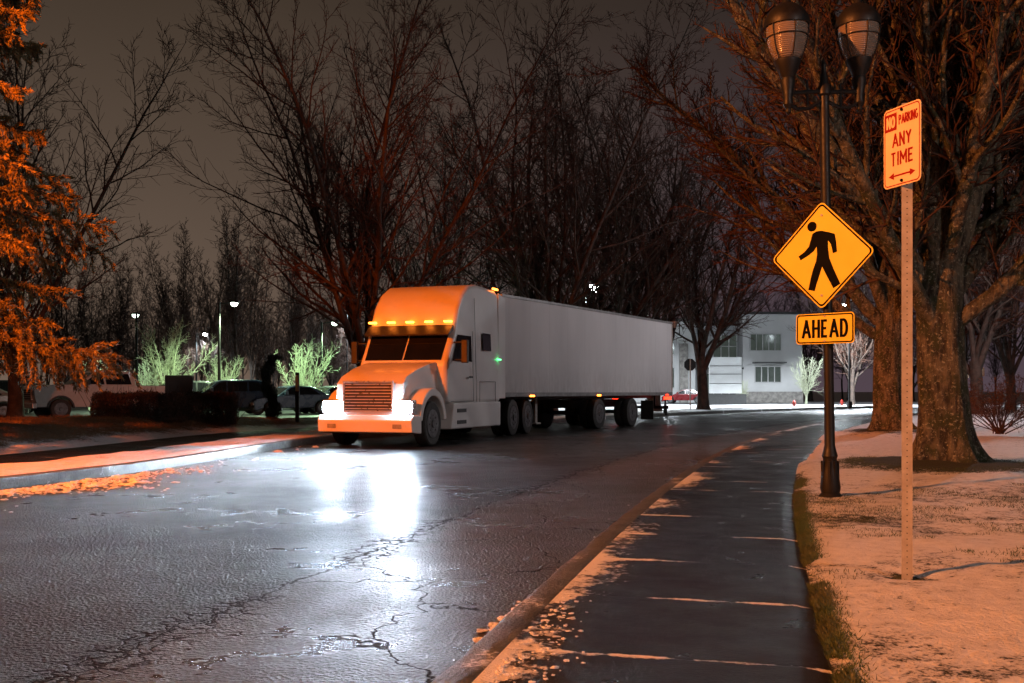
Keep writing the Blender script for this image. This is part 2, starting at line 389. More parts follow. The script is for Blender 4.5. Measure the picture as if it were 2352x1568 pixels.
def lumps(name, pts, mat=M['snow'], seed=1):
    r = np.random.default_rng(seed)
    bm = B(); bmesh.ops.create_icosphere(bm, subdivisions=2, radius=1)
    bv = np.array([v.co[:] for v in bm.verts]); bf = np.array([[v.index for v in f.verts] for f in bm.faces]); bm.free()
    VV = []; FF = []
    for i, (x, y, z, s) in enumerate(pts):
        k = 1 + 0.25 * np.sin(bv @ r.normal(size=3) * 3 + r.random() * 6)[:, None] + 0.2 * np.sin(bv @ r.normal(size=3) * 6)[:, None] + r.normal(0, .13, (len(bv), 1))
        VV.append(bv * k * s * np.array([r.uniform(.6, 1.6), r.uniform(.6, 1.6), r.uniform(.25, .6)]) + [x, y, z]); FF.append(bf + i * len(bv))
    o = np_mesh(name, np.concatenate(VV), np.concatenate(FF), mat, smooth=False); tag(o, 'scattered lumps of old snow on the wet pavement', 'snow', kind='stuff'); return o
def pos_off(s, off):
    x, y, nx, ny = curb(s); return float(x + nx * off), float(y + ny * off)
pl = []
for i in range(1500):
    s = random.gauss(20.0, 1.6) if i < 1400 else random.uniform(12, 30); o_ = float(Wd(s)) - abs(random.gauss(0.05, 0.42)) * (1.2 + .5 * math.sin(s * 2.2)) - 0.15
    x, y = pos_off(s, o_); pl.append((x, y, 0.004, random.uniform(0.006, 0.022) + (random.random() < .12) * random.uniform(0, .045)))
for i in range(420):
    s = random.choice([11.6, 12.4, 13.2, 14.1]) + random.gauss(0, .35); o_ = -0.2 - abs(random.gauss(0, 0.12)); x, y = pos_off(s, o_)
    pl.append((x, y, 0.152, random.uniform(0.003, 0.013)))
for i in range(60):
    s = 14.6 + random.gauss(0, .16); x, y = pos_off(s, 0.06 + abs(random.gauss(0, .05))); pl.append((x, y, 0.008, random.uniform(.008, .024)))
for i in range(240):
    s = random.uniform(12, 30); x, y = pos_off(s, 0.02 + abs(random.gauss(0, .08))); pl.append((x, y, 0.003, random.uniform(.003, .011)))
lumps('snow_clumps', pl)

def grass(name, n, samp, mat, hmin, hmax, seed, label):
    r = np.random.default_rng(seed)
    P = samp(r, n); n = len(P)
    a = r.random(n) * 2 * np.pi; w = r.uniform(.002, .004, n); h = r.uniform(hmin, hmax, n)
    lean = r.normal(0, .7, (n, 2)) * h[:, None]
    d = np.stack([np.cos(a), np.sin(a), 0 * a], -1) * w[:, None]
    top = P + np.stack([lean[:, 0], lean[:, 1], h], -1)
    V = np.stack([P - d, P + d, top], 1).reshape(-1, 3)
    o = np_mesh(name, V, np.arange(3 * n).reshape(-1, 3), mat, smooth=False); tag(o, label, 'grass', kind='stuff')
M['grass'] = pmat('grass_blade', (0.04, 0.075, 0.02), (0.06, 0.07, 0.03), 3, 0.6)
M['drygrass'] = pmat('dry_grass_blade', (0.24, 0.13, 0.055), (0.12, 0.07, 0.03), 3, 0.6)
def g1(r, n):
    s = r.uniform(10, 26, n); d = np.abs(r.normal(0, .055, n)); k = r.random(n) < 0.3
    d = np.where(k, d, r.uniform(0, 6, n)); x, y, nx, ny = curb(s); off = -(pw(s) + .03 + d); X = x + nx * off; Y = y + ny * off
    keep = k & (Y < 12) & (wob(X, Y, 2.5) > -0.35) | (~k & (lawnbare(X, Y, off, s) + .16 * wob(X, Y, 3) > 0.14) & (np.hypot(X - T7[0], Y - T7[1]) > 1.0))
    X, Y, off, s = X[keep], Y[keep], off[keep], s[keep]
    return np.stack([X, Y, lawnz(X, Y, off, s) - .005], -1)
grass('lawn_grass', 170000, g1, M['grass'], .012, .034, 3, 'short dark grass poking through thin snow')
def g2(r, n):
    s = r.uniform(18, 46, n); u = r.uniform(4.3, 8.5, n); x, y, nx, ny = curb(s); off = Wd(s) + u; X = x + nx * off; Y = y + ny * off
    keep = wob(X, Y, 2.2) > -0.6; X, Y, u = X[keep], Y[keep], u[keep]
    return np.stack([X, Y, moundz(X, Y, u)], -1)
grass('mound_grass', 60000, g2, M['drygrass'], .03, .1, 4, 'dry brown grass covering the low lawn mound')

# ------------------------------------------------------------------ trees
def nrm(v): return v / np.maximum(np.linalg.norm(v, axis=-1, keepdims=True), 1e-9)
def tubes(P, R, sides):
    Bn, Np, _ = P.shape
    T = nrm(np.gradient(P, axis=1)); mean = nrm(P[:, -1] - P[:, 0])
    ref = np.where(np.abs(mean[:, 2:3]) > 0.7, np.array([[1., 0, 0]]), np.array([[0, 0, 1.]]))[:, None, :]
    U = nrm(np.cross(T, np.broadcast_to(ref, T.shape))); W = np.cross(T, U)
    a = np.arange(sides) * 2 * np.pi / sides
    V = P[:, :, None, :] + R[:, :, None, None] * (np.cos(a)[None, None, :, None] * U[:, :, None, :] + np.sin(a)[None, None, :, None] * W[:, :, None, :])
    idx = np.arange(Bn * Np * sides).reshape(Bn, Np, sides); nx_ = np.roll(idx, -1, axis=2)
    F = np.stack([idx[:, :-1], nx_[:, :-1], nx_[:, 1:], idx[:, 1:]], -1).reshape(-1, 4)
    return V.reshape(-1, 3), F
def march(P0, D0, Ln, n, up, gn, rng):
    P = [P0]; D = D0
    for i in range(n - 1):
        D = nrm(D + rng.normal(0, gn, D.shape) + np.array([0, 0, up]))
        P.append(P[-1] + D * (Ln / (n - 1))[:, None])
    return np.stack(P, 1)
def children(P, R, k, t0, t1, ratio, ang, n, up, gn, rng, rr=0.55, rend=0.3, rmin=0.003, taper=0.6):
    Bn, Np, _ = P.shape
    t = (np.arange(k)[None] + rng.random((Bn, k))) / k * (t1 - t0) + t0
    f = t * (Np - 1); i0 = np.clip(f.astype(int), 0, Np - 2); w = (f - i0)[..., None]
    bi = np.arange(Bn)[:, None]
    p = P[bi, i0] * (1 - w) + P[bi, i0 + 1] * w; tan = nrm(P[bi, i0 + 1] - P[bi, i0])
    r = R[bi, i0] * (1 - w[..., 0]) + R[bi, i0 + 1] * w[..., 0]
    plen = np.linalg.norm(np.diff(P, axis=1), axis=-1).sum(1)[:, None]
    ln = plen * ratio * (1 - taper * (t - t0) / (t1 - t0)) * rng.uniform(.65, 1.25, t.shape)
    az = np.arange(k)[None] * 2.4 + rng.random((Bn, 1)) * 6.28 + rng.normal(0, .4, t.shape)
    ref = nrm(np.cross(tan, np.where(np.abs(tan[..., 2:3]) > .9, np.array([1., 0, 0]), np.array([0, 0, 1.]))))
    ref2 = np.cross(tan, ref)
    A = rng.uniform(ang[0], ang[1], t.shape)[..., None]
    D = np.cos(A) * tan + np.sin(A) * (np.cos(az)[..., None] * ref + np.sin(az)[..., None] * ref2)
    p = p.reshape(-1, 3); D = D.reshape(-1, 3); ln = ln.ravel(); r = r.ravel()
    Pc = march(p, nrm(D), ln, n, up, gn, rng)
    q = np.linspace(1, rend, n)[None]
    Rc = np.maximum(r * rr, rmin)[:, None] * q
    return Pc, np.maximum(Rc, rmin * 0.6)
def make_tree(seed, H=14, trunk_h=2.0, tr=0.28, leaders=7, incl=(0.1, 0.6), kk=(16, 9, 6), spread=1.0, lead_r=0.5, twig=0.006, rad_sides=8, upk=0.03, explicit=None, flare=1.5, r2=0.38):
    rng = np.random.default_rng(seed)
    n = 16
    z = np.linspace(0, 1, n) ** 1.5 * trunk_h
    tp = np.stack([0.05 * np.sin(z * 1.3 + seed), 0.05 * np.cos(z * 1.1 + seed), z], -1)[None]
    tR = (tr * (1 + (flare - 1) * np.exp(-z / 0.25)) * (1 - 0.15 * z / trunk_h))[None]
    if explicit is None:
        az = np.arange(leaders) * 2 * np.pi / leaders + rng.normal(0, .25, leaders)
        inc = rng.uniform(incl[0], incl[1], leaders); inc[0] = 0.05
        ln = (H - trunk_h) * rng.uniform(.8, 1.05, leaders) / np.maximum(np.cos(inc * .7), .6)
        hs = rng.uniform(.6, 1.0, leaders) * trunk_h; rr_ = np.full(leaders, lead_r) * rng.uniform(.75, 1.1, leaders)
    else:
        E = np.array(explicit); az, inc, ln, hs, rr_ = E[:, 0], E[:, 1], E[:, 2], E[:, 3], E[:, 4] / tr
    D = np.stack([np.sin(inc) * np.cos(az), np.sin(inc) * np.sin(az), np.cos(inc)], -1)
    P0 = np.stack([0.05 * np.sin(hs * 1.3 + seed), 0.05 * np.cos(hs * 1.1 + seed), hs - .15], -1) + D * 0.02
    LP = march(P0, D, ln, 14, upk, 0.055, rng)
    LR = tr * rr_[:, None] * (np.linspace(1, 0.0, 14)[None] ** 0.8 * 0.93 + 0.07)
    VT, FT = [], []
    def add(Vl, Fl, V, F):
        o = sum(len(v) for v in Vl); Vl.append(V); Fl.append(F + o)
    sd_ = 28 if rad_sides > 8 else 12
    v, f = tubes(tp, tR, sd_)
    if rad_sides > 8:
        a = np.arctan2(v[:, 1], v[:, 0]); zz = v[:, 2]
        k = 1 + (.05 + .22 * np.exp(-zz / .3)) * np.sin(a * 5 + seed + zz * .4) + .04 * np.sin(a * 9 + zz * 2)
        v[:, 0] *= k; v[:, 1] *= k
    add(VT, FT, v, f); add(VT, FT, *tubes(LP, LR, rad_sides))
    P2, R2 = children(LP, LR, kk[0], .10, .97, r2 * spread, (.5, .95), 9, 0.05, .1, rng, .56, .25, .009)
    add(VT, FT, *tubes(P2, R2, 5))
    VC, FC = [], []
    P3, R3 = children(P2, R2, kk[1], .12, 1, .42, (.45, .95), 5, 0.04, .12, rng, .55, .35, twig * 1.4)
    add(VC, FC, *tubes(P3, R3, 3))
    P4, R4 = children(P3, R3, kk[2], .15, 1, .45, (.4, .9), 4, 0.06, .15, rng, .6, .5, twig, taper=.4)
    add(VC, FC, *tubes(P4, R4, 3))
    P3b, R3b = children(LP, LR, 18, .2, 1, .13, (.5, 1.0), 5, 0.05, .12, rng, .2, .4, twig * 1.4)
    add(VC, FC, *tubes(P3b, R3b, 3))
    P4b, R4b = children(P3b, R3b, 7, .2, 1, .4, (.4, .9), 4, .05, .15, rng, .6, .5, twig)
    add(VC, FC, *tubes(P4b, R4b, 3))
    return np.concatenate(VT), np.concatenate(FT), np.concatenate(VC), np.concatenate(FC)
VAR = {}
def tree_var(key, barkm, twigm, **kw):
    a, b_, c, d = make_tree(**kw)
    t = np_mesh('trunk', a, b_, barkm); cr = np_mesh('crown', c, d, twigm)
    VAR[key] = (t.data, cr.data); bpy.data.objects.remove(t); bpy.data.objects.remove(cr)
def place(key, loc, sc=1.0, rz=0.0, label='bare leafless tree', group=None, sz=None):
    e = empty('tree', loc, rz, label, 'tree', group); e.scale = (sc, sc, sz or sc)
    for nm, me in zip(('trunk', 'crown'), VAR[key]):
        link(bpy.data.objects.new(nm, me), e)
    return e
tree_var('A', M['bark'], M['twig'], seed=1, H=15, leaders=8, incl=(.12, .8), kk=(20, 10, 8), twig=.0075, tr=.28, lead_r=.45, r2=.40)
tree_var('B', M['bark'], M['twig'], seed=2, H=15, leaders=6, incl=(.08, .55), kk=(18, 9, 7), twig=.010, tr=.27)
tree_var('C', M['bark'], M['twig'], seed=3, H=15, leaders=7, incl=(.12, .75), kk=(17, 9, 7), twig=.010, tr=.3, trunk_h=2.6)
tree_var('D', M['bark'], M['twig'], seed=5, H=14, leaders=3, incl=(.03, .18), kk=(30, 7, 4), twig=.012, tr=.13, spread=.55, trunk_h=3)
tree_var('E', M['bark'], M['twig'], seed=6, H=14, leaders=4, incl=(.05, .3), kk=(28, 7, 4), twig=.012, tr=.13, spread=.5, trunk_h=2)
tree_var('P', M['lit_twig'], M['lit_twig'], seed=8, H=5.2, leaders=10, incl=(.2, .85), kk=(9, 5, 2), twig=.008, tr=.1, trunk_h=1.1, lead_r=.42)
ex = [(pi * 1.02, .55, 7.5, 2.3, .15), (pi * .9, .30, 9, 2.5, .15), (pi * 1.3, .22, 9.5, 2.6, .17), (pi * .5, .12, 10, 2.6, .2), (0.1, .2, 9.5, 2.6, .18), (pi * 1.6, .12, 9.5, 2.5, .13),
      (-.3, .42, 9, 2.4, .16), (.2, .66, 7, 2.2, .14), (-.5, .95, 6, 1.9, .11), (pi * 1.15, .85, 6.5, 1.9, .12), (pi * .7, .75, 7.5, 2.3, .12), (pi * 1.5, .5, 8, 2.5, .12), (.9, .5, 8, 2.4, .12), (pi * .98, .16, 9.5, 2.4, .12), (0.0, .32, 9, 2.2, .12)]
tree_var('BIG', M['bigbark'], M['twig'], seed=21, H=12, explicit=ex, tr=.33, trunk_h=2.7, kk=(20, 10, 7), twig=.005, rad_sides=12, flare=1.75, r2=.3)
ex2 = [(pi * 1.0, .75, 9, 2.6, .17), (pi * 1.1, .42, 11, 3.0, .17), (pi * .8, .3, 12, 3.2, .18), (pi * 1.4, .3, 12, 3.2, .18), (.3, .25, 12, 3.2, .18), (0, .6, 9, 2.8, .14), (pi * .95, 1.0, 8, 2.3, .13), (pi * 1.25, .65, 9, 2.8, .14), (pi * .5, .6, 9, 3, .14), (pi * 1.6, .8, 8, 2.6, .12)]
tree_var('BIG2', M['bigbark'], M['twig'], seed=22, H=14, explicit=ex2, tr=.36, trunk_h=3.3, kk=(22, 11, 8), twig=.008, rad_sides=12, flare=1.7, r2=.34)
place('BIG', (T7[0], T7[1], .25), 1.0, 0, 'large old maple with mottled bark standing in snowy lawn')
place('BIG2', (T8[0], T8[1], .25), 1.0, 0, 'old bare maple beside the curving pavement')
GT = 'bare trees along the road'
place('A', (-4.9, 33.5, .15), 1.05, .4, 'tall spreading bare maple behind the lorry', GT)
for k, x, y, sc, rz in (('B', 1.7, 46, 1.25, 1), ('A', 4.6, 53, 1.3, 2.2), ('C', 8.0, 56, 1.25, 3.9), ('C', 10.9, 57, 1.1, 1.2), ('A', -4, 62, 1.3, 5),
                       ('B', 26, 76, .8, 4), ('A', 17.5, 25, .85, 3), ('C', 20.5, 44, .95, 2), ('B', 27, 54, 1, 1), ('A', 13.0, 19.5, .7, 5.1), ('B', -17.5, 35, 1.0, 2), ('A', 33, 75, .9, .5)):
    place(k, (x, y, 0.1), sc, rz, 'bare leafless street tree in thin snow', GT)
r = random.Random(5)
for i in range(52):
    px = -0.47 + 0.32 * (i + r.random()) / 52; Yd = r.uniform(72, 98)
    s_ = r.uniform(.55, 1.2)
    place(r.choice('DEE'), (px * Yd, Yd, -.04), s_, r.uniform(0, 6), 'slender bare woodland tree in winter', 'woodland edge trees', s_ * r.uniform(.85, 1.15))
for i in range(26):
    px = -0.19 + 0.68 * (i + r.random()) / 26; Yd = r.uniform(122, 150)
    place(r.choice('DEC'), (px * Yd, Yd, -.04), r.uniform(.9, 1.2), r.uniform(0, 6), 'slender bare woodland tree in winter', 'woodland edge trees')
for x, y, sc in ((-18.7, 54, 1.05), (-16.6, 57, .7), (-11.3, 54, .85), (27.2, 92, .95), (-25.5, 60, .8), (-22.5, 62, .7), (22.0, 95, .5)):
    place('P', (x, y, 0.08), sc, x, 'small pale bare ornamental tree with lamp light in its bark colour', 'small ornamental trees')

def cards(C, size, rng, elong=3.0, axis=None):
    n = len(C)
    a = nrm(rng.normal(size=(n, 3))) if axis is None else nrm(axis + rng.normal(0, .45, (n, 3)))
    b_ = nrm(np.cross(a, rng.normal(size=(n, 3)))); s = size * rng.uniform(.6, 1.3, n)[:, None]
    V = np.stack([C - b_ * s / elong, C + b_ * s / elong, C + a * s * 2], 1).reshape(-1, 3)
    return V, np.arange(3 * n).reshape(-1, 3)
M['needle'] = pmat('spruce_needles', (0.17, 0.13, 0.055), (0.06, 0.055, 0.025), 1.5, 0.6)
M['needle2'] = pmat('dark_conifer_needles', (0.02, 0.03, 0.018), (0.01, 0.015, 0.01), 1.5, 0.6)
def spruce(loc):
    rng = np.random.default_rng(31)
    e = empty('spruce_tree', loc, 0, 'drooping spruce with orange lamp light on its boughs', 'tree')
    z = np.linspace(0, 11.5, 20); tp = np.stack([0 * z, 0 * z, z], -1)[None]; tR = (.17 * (1 - z / 12) + .01)[None]
    nb = 130; zb = np.sort(rng.uniform(1.5, 11.2, nb)); az = np.arange(nb) * 2.4 + rng.normal(0, .3, nb)
    Ln = (2.75 * (1 - (zb - 1.5) / 10.5) ** .7 * rng.uniform(.55, 1.15, nb)) + .15
    D = np.stack([np.cos(az), np.sin(az), np.full(nb, .25)], -1)
    P = [np.stack([0 * zb, 0 * zb, zb], -1)]; d = nrm(D)
    for i in range(9):
        d = nrm(d + [0, 0, -0.12 if i < 5 else .06] + rng.normal(0, .05, d.shape)); P.append(P[-1] + d * (Ln / 9)[:, None])
    P = np.stack(P, 1); R = np.linspace(.03, .006, 10)[None] * np.ones((nb, 1))
    v1, f1 = tubes(tp, tR, 10); v2, f2 = tubes(P, R, 4)
    np_mesh('trunk', np.concatenate([v1, v2]), np.concatenate([f1, f2 + len(v1)]), M['bark'], e)
    P2, R2 = children(P, R, 30, .12, 1.0, .27, (.6, 1.2), 6, -0.24, .08, rng, .5, .4, .004, taper=.45)
    nb2 = len(P2); k = 95
    t = rng.random((nb2, k)) * 4.999; i0 = t.astype(int); w = (t - i0)[..., None]; bi = np.arange(nb2)[:, None]
    C = (P2[bi, i0] * (1 - w) + P2[bi, i0 + 1] * w).reshape(-1, 3) + rng.normal(0, .014, (nb2 * k, 3))
    ax = np.broadcast_to(nrm(P2[:, -1] - P2[:, 0])[:, None], (nb2, k, 3)).reshape(-1, 3)
    V, F = cards(C, .04, rng, 3.0, ax)
    v3, f3 = tubes(P2, R2, 3)
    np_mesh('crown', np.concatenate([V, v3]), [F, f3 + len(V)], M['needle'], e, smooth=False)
spruce((-9.75, 17.2, .3))
M['hedge'] = pmat('hedge_leaf', (0.07, 0.03, 0.018), (0.02, 0.014, 0.008), 2, 0.6)
def hedge(loc, rz, lx, ly, lz, label, n=30000, mat='hedge'):
    rng = np.random.default_rng(int(abs(loc[0]) * 10))
    C = rng.uniform(-.5, .5, (n, 3)); q = rng.random(n) < .7
    ax = rng.integers(0, 3, n); sg = np.sign(C[np.arange(n), ax]); C[np.arange(n), ax] = np.where(q, sg * rng.uniform(.34, .52, n), C[np.arange(n), ax])
    rr = np.linalg.norm(C, axis=1); C = C * (1 - .35 * np.clip(rr - .5, 0, 1))[:, None]
    C = C * [lx, ly, lz]; C[:, 2] *= 1 + .22 * wob(C[:, 0] * 2, C[:, 1] * 3, 2) + .1 * wob(C[:, 0] * 5, C[:, 1] * 7, 2); C[:, 1] *= 1 + .2 * wob(C[:, 0] * 3, C[:, 2] * 4, 1.5); C[:, 2] += lz / 2
    V, F = cards(C, .026, rng, 2.0)
    e = empty('hedge', loc, rz, label, 'hedge')
    np_mesh('foliage', V, F, M[mat], e, smooth=False)
    k = int(lx * 40); P0 = np.stack([rng.uniform(-lx / 2, lx / 2, k), rng.uniform(-ly / 2.4, ly / 2.4, k), np.zeros(k) + .05], -1)
    P = march(P0, nrm(rng.normal(0, .3, (k, 3)) + [0, 0, 1]), np.full(k, lz * 1.1) * rng.uniform(.8, 1.2, k), 6, .02, .12, rng)
    v, f = tubes(P, np.linspace(.012, .003, 6)[None] * np.ones((k, 1)), 4); np_mesh('stems', v, f, M['bark'], e)
hedge((-10.1, 27.0, .4), -.08, 2.4, 1.1, .8, 'low reddish hedge at the car park edge')
hedge((-8.75, 28.3, .3), .2, 1.8, 1.1, .9, 'loose brown hedge on the lawn mound')
def shrub(loc, R, n, label, mat, nm='shrub'):
    e = empty(nm, loc, 0, label, 'shrub'); rng = np.random.default_rng(int(loc[1]))
    k = 40; az = rng.random(k) * 6.28; inc = rng.uniform(.1, 1.1, k)
    D = np.stack([np.sin(inc) * np.cos(az), np.sin(inc) * np.sin(az), np.cos(inc)], -1)
    P = march(np.zeros((k, 3)) + rng.normal(0, .05, (k, 3)) * [1, 1, 0], D, np.full(k, R) * rng.uniform(.8, 1.2, k), 7, .02, .1, rng)
    Rr = np.linspace(.014, .004, 7)[None] * np.ones((k, 1)); v, f = tubes(P, Rr, 4); np_mesh('stems', v, f, M['twig'], e)
    P2, R2 = children(P, Rr, 10, .3, 1, .3, (.4, .9), 4, .03, .15, rng, .5, .4, .003); v, f = tubes(P2, R2, 3)
    C = P2[:, 1:].reshape(-1, 3); C = np.repeat(C, n, 0) + rng.normal(0, .03, (len(C) * n, 3)); V, F = cards(C, .018, rng, 2)
    np_mesh('crown', np.concatenate([V, v]), [F, f + len(V)], mat, e, smooth=False)
shrub((10.9, 22.2, .3), 1.25, 6, 'rounded twiggy red shrub on the snowy lawn', M['hedge'])
shrub((14.0, 24, .3), 1.1, 6, 'low twiggy shrub on the snowy lawn', M['hedge'])
def twisty(loc, H):
    e = empty('weeping_conifer', loc, 0, 'dark twisted weeping conifer beside the parked cars', 'tree'); rng = np.random.default_rng(4)
    z = np.linspace(0, H, 16); P = np.stack([.12 * np.sin(z * 3.1), .06 * np.cos(z * 2.2), z], -1)[None]
    v, f = tubes(P, (np.linspace(.06, .02, 16))[None], 8); np_mesh('trunk', v, f, M['bark'], e)
    n = 9000; t = rng.random(n) * H; C = np.stack([.12 * np.sin(t * 3.1), .06 * np.cos(t * 2.2), t], -1)
    rad = .1 + .16 * np.abs(np.sin(t * 4.3)) * (1 - .4 * t / H); a = rng.random(n) * 6.28; q = np.sqrt(rng.random(n)) * rad
    C += np.stack([q * np.cos(a) * 1.2, q * np.sin(a), rng.normal(0, .05, n)], -1)
    top = rng.random(n) < .08; C[top] = np.array([.18, 0, H - .05]) + rng.normal(0, .09, (top.sum(), 3)) * [1.4, .6, .5]
    V, F = cards(C, .04, rng, 3, np.tile([0, 0, -1.], (n, 1))); np_mesh('crown', V, F, M['needle2'], e, smooth=False)
twisty((-8.5, 35, .2), 2.3)

# ------------------------------------------------------------------ vehicles
def wheel(parent, x, y, r, w, name='wheel'):
    e = bpy.data.objects.new(name, None); e.empty_display_size = .1; e.location = (x, y, r); link(e, parent)
    prof = [(r * .62, -w / 2 * .9), (r * .9, -w / 2), (r * .98, -w / 2 * .85), (r, -w / 2 * .6), (r, w / 2 * .6), (r * .98, w / 2 * .85), (r * .9, w / 2), (r * .62, w / 2 * .9)]
    bm = B(); revolve(bm, prof, seg=32); fin(bm, 'tyre', M['rubber'], e, rot=(pi / 2, 0, 0))
    s = 1 if y > 0 else -1
    bm = B(); cyl(bm, (0, s * (w / 2 * .55), 0), (0, s * (w / 2 * .99), 0), r * .6, r * .64, 28)
    cyl(bm, (0, s * w / 2 * .9, 0), (0, s * (w / 2 + .03), 0), r * .2, r * .17, 14)
    for k in range(8):
        a = k * pi / 4; cyl(bm, (math.cos(a) * r * .38, s * w / 2 * .95, math.sin(a) * r * .38), (math.cos(a) * r * .38, s * (w / 2 + .012), math.sin(a) * r * .38), r * .05, seg=8)
    fin(bm, 'rim', M['rim'], e, bev=.006)
def poly_on(name, pts3, mat, parent):
    bm = B(); bm.faces.new([bm.verts.new(p) for p in pts3]); bm.normal_update(); bmesh.ops.triangulate(bm, faces=bm.faces[:])
    return fin(bm, name, mat, parent, smooth=False)

def semi(loc, ang_tr, ang_cab):
    e = empty('semi_truck', (*loc, 0.0), ang_cab, 'white articulated lorry with lit headlights driving on wet road', 'truck')
    tap = lambda x, z: 1.0 - max(0, z - 2.0) * .035 - max(0, x - 4.2) * .05
    prof = [(1.75, .95), (1.75, 3.88), (1.95, 3.96), (3.3, 3.98), (3.9, 3.9), (4.35, 3.68), (4.68, 3.33), (4.86, 2.95), (4.92, 2.72), (5.45, 1.93), (5.45, 1.0), (5.2, .95)]
    bm = B(); prism(bm, prof, -1.22, 1.22, tap); fin(bm, 'cab', M['white_paint'], e, bev=.12, seg=5)
    def ws(y0, y1):
        p = []
        for t, y in ((.08, y0), (.08, y1), (.93, y1), (.93, y0)):
            x = 4.92 + .53 * t; z = 2.72 - .79 * t; p.append((x + .012, y * (1 - max(0, x - 4.2) * .05), z + .008))
        return p
    poly_on('windscreen', ws(-1.06, -.02), M['glass'], e); poly_on('windscreen', ws(.02, 1.06), M['glass'], e)
    bm = B(); prism(bm, [(4.9, 2.74), (5.22, 2.58), (5.24, 2.62), (4.93, 2.86)], -1.12, 1.12); fin(bm, 'sun_visor', M['dark_plastic'], e, bev=.01)
    for y in (-1.0, -.5, 0, .5, 1.0):
        bm = B(); box(bm, (5.0, y, 2.93), (.1, .19, .045)); fin(bm, 'marker_light', M['amber'], e, bev=.01)
    hp = [(5.35, .85), (5.35, 1.95), (5.7, 1.91), (6.4, 1.76), (6.95, 1.58), (7.15, 1.42), (7.22, .8), (7.15, .7), (6.9, .7)]
    arc = [(6.32 + .62 * math.cos(a), .52 + .62 * math.sin(a)) for a in np.linspace(.35, pi - .35, 10)]
    bm = B(); prism(bm, hp + arc, -1.0, 1.0, lambda x, z: (1.0 - max(0, x - 5.4) * .1) * (1 - max(0, z - 1.4) * .2)); fin(bm, 'hood', M['white_paint'], e, bev=.07, seg=4)
    for s in (-1, 1):
        out = [(6.32 + .78 * math.cos(a), .52 + .8 * math.sin(a)) for a in np.linspace(.1, pi - .1, 14)]
        inn = [(6.32 + .62 * math.cos(a), .52 + .62 * math.sin(a)) for a in np.linspace(pi - .1, .1, 14)]
        bm = B(); prism(bm, out + inn, s * .78, s * 1.2); fin(bm, 'fender', M['white_paint'], e, bev=.03)
    bm = B()
    for i in range(9): box(bm, (7.235 - i * .002, 0, .86 + i * .068), (.04, 1.15, .022))
    for y in (-.6, .6): box(bm, (7.235, y, 1.13), (.06, .04, .66))
    box(bm, (7.235, 0, 1.46), (.06, 1.24, .04)); box(bm, (7.24, 0, .80), (.06, 1.24, .04))
    fin(bm, 'grille', M['chrome'], e, bev=.005)
    bm = B(); box(bm, (7.222, 0, 1.13), (.012, 1.16, .64)); fin(bm, 'grille_recess', M['dark_plastic'], e)
    bm = B(); prism(bm, [(7.0, .3), (7.42, .34), (7.46, .6), (7.36, .72), (7.0, .72)], -1.2, 1.2, lambda x, z: 1 - max(0, x - 7.1) * .12); fin(bm, 'bumper', M['white_paint'], e, bev=.03)
    for s in (-1, 1):
        bm = B(); box(bm, (7.24, s * .86, .90), (.12, .5, .25), rz=-s * .25); fin(bm, 'headlight', M['headlight'], e, bev=.06, seg=3)
        bm = B(); box(bm, (7.16, s * .86, .90), (.16, .56, .32), rz=-s * .25); fin(bm, 'headlight_housing', M['chrome'], e, bev=.03)
        bm = B(); box(bm, (7.425, s * .8, .48), (.05, .22, .1)); fin(bm, 'fog_light', M['dead_lens'], e, bev=.01)
        hw = lambda x, z: s * (1.22 * tap(x, z) + .004)
        poly_on('side_window', [(x, hw(x, z), z) for x, z in ((3.95, 1.98), (5.12, 1.98), (4.78, 2.62), (3.95, 2.62))], M['glass'], e)
        poly_on('sleeper_window', [(x, hw(x, z), z) for x, z in ((2.5, 2.3), (3.1, 2.3), (3.1, 2.75), (2.5, 2.75))], M['glass'], e)
        bm = B()
        for a, b_ in (((3.85, 1.0), (3.85, 2.75)), ((3.85, 1.0), (5.2, 1.0)), ((2.2, .98), (2.2, 1.5)), ((2.2, 1.5), (3.4, 1.5)), ((3.4, .98), (3.4, 1.5)), ((3.62, .98), (3.62, 3.6))):
            cyl(bm, (a[0], hw(*a) , a[1]), (b_[0], hw(*b_), b_[1]), .006, seg=5)
        fin(bm, 'door_seam', M['dark_plastic'], e)
        bm = B(); box(bm, (4.05, s * 1.235, 1.6), (.2, .03, .05)); fin(bm, 'door_handle', M['dark_plastic'], e, bev=.01)
        bm = B(); box(bm, (5.05, s * 1.46, 2.2), (.12, .16, .55)); cyl(bm, (5.0, s * 1.15, 2.42), (5.05, s * 1.45, 2.42), .02); cyl(bm, (5.0, s * 1.15, 2.0), (5.05, s * 1.45, 2.0), .02)
        fin(bm, 'mirror', M['dark_plastic'], e, bev=.04)
        bm = B(); prism(bm, [(1.7, .32), (1.7, .97), (5.1, .97), (5.3, .34)], s * .75, s * 1.2); fin(bm, 'side_fairing', M['white_paint'], e, bev=.04)
        bm = B()
        for zz in (.5, .78): box(bm, (4.6, s * 1.203, zz), (.6, .02, .09))
        fin(bm, 'step', M['dark_plastic'], e, bev=.005)
        bm = B(); prism(bm, [(1.2, 1.05), (1.2, 3.8), (1.78, 3.9), (1.78, 1.05)], s * 1.13, s * 1.16); fin(bm, 'cab_extender', M['white_paint'], e, bev=.01)
        bm = B(); box(bm, (2.0, s * 1.14, 3.985), (.34, .05, .04)); fin(bm, 'roof_marker_light', M['amber'], e)
        bm = B(); box(bm, (1.9, s * 1.225, 2.1), (.24, .03, .035)); fin(bm, 'side_marker_light', M['green'], e)
    bm = B()
    for s in (-1, 1): box(bm, (3.0, s * .43, .85), (7.8, .09, .26))
    for x in (-.8, .2, 1.2, 4.0): box(bm, (x, 0, .85), (.12, .8, .2))
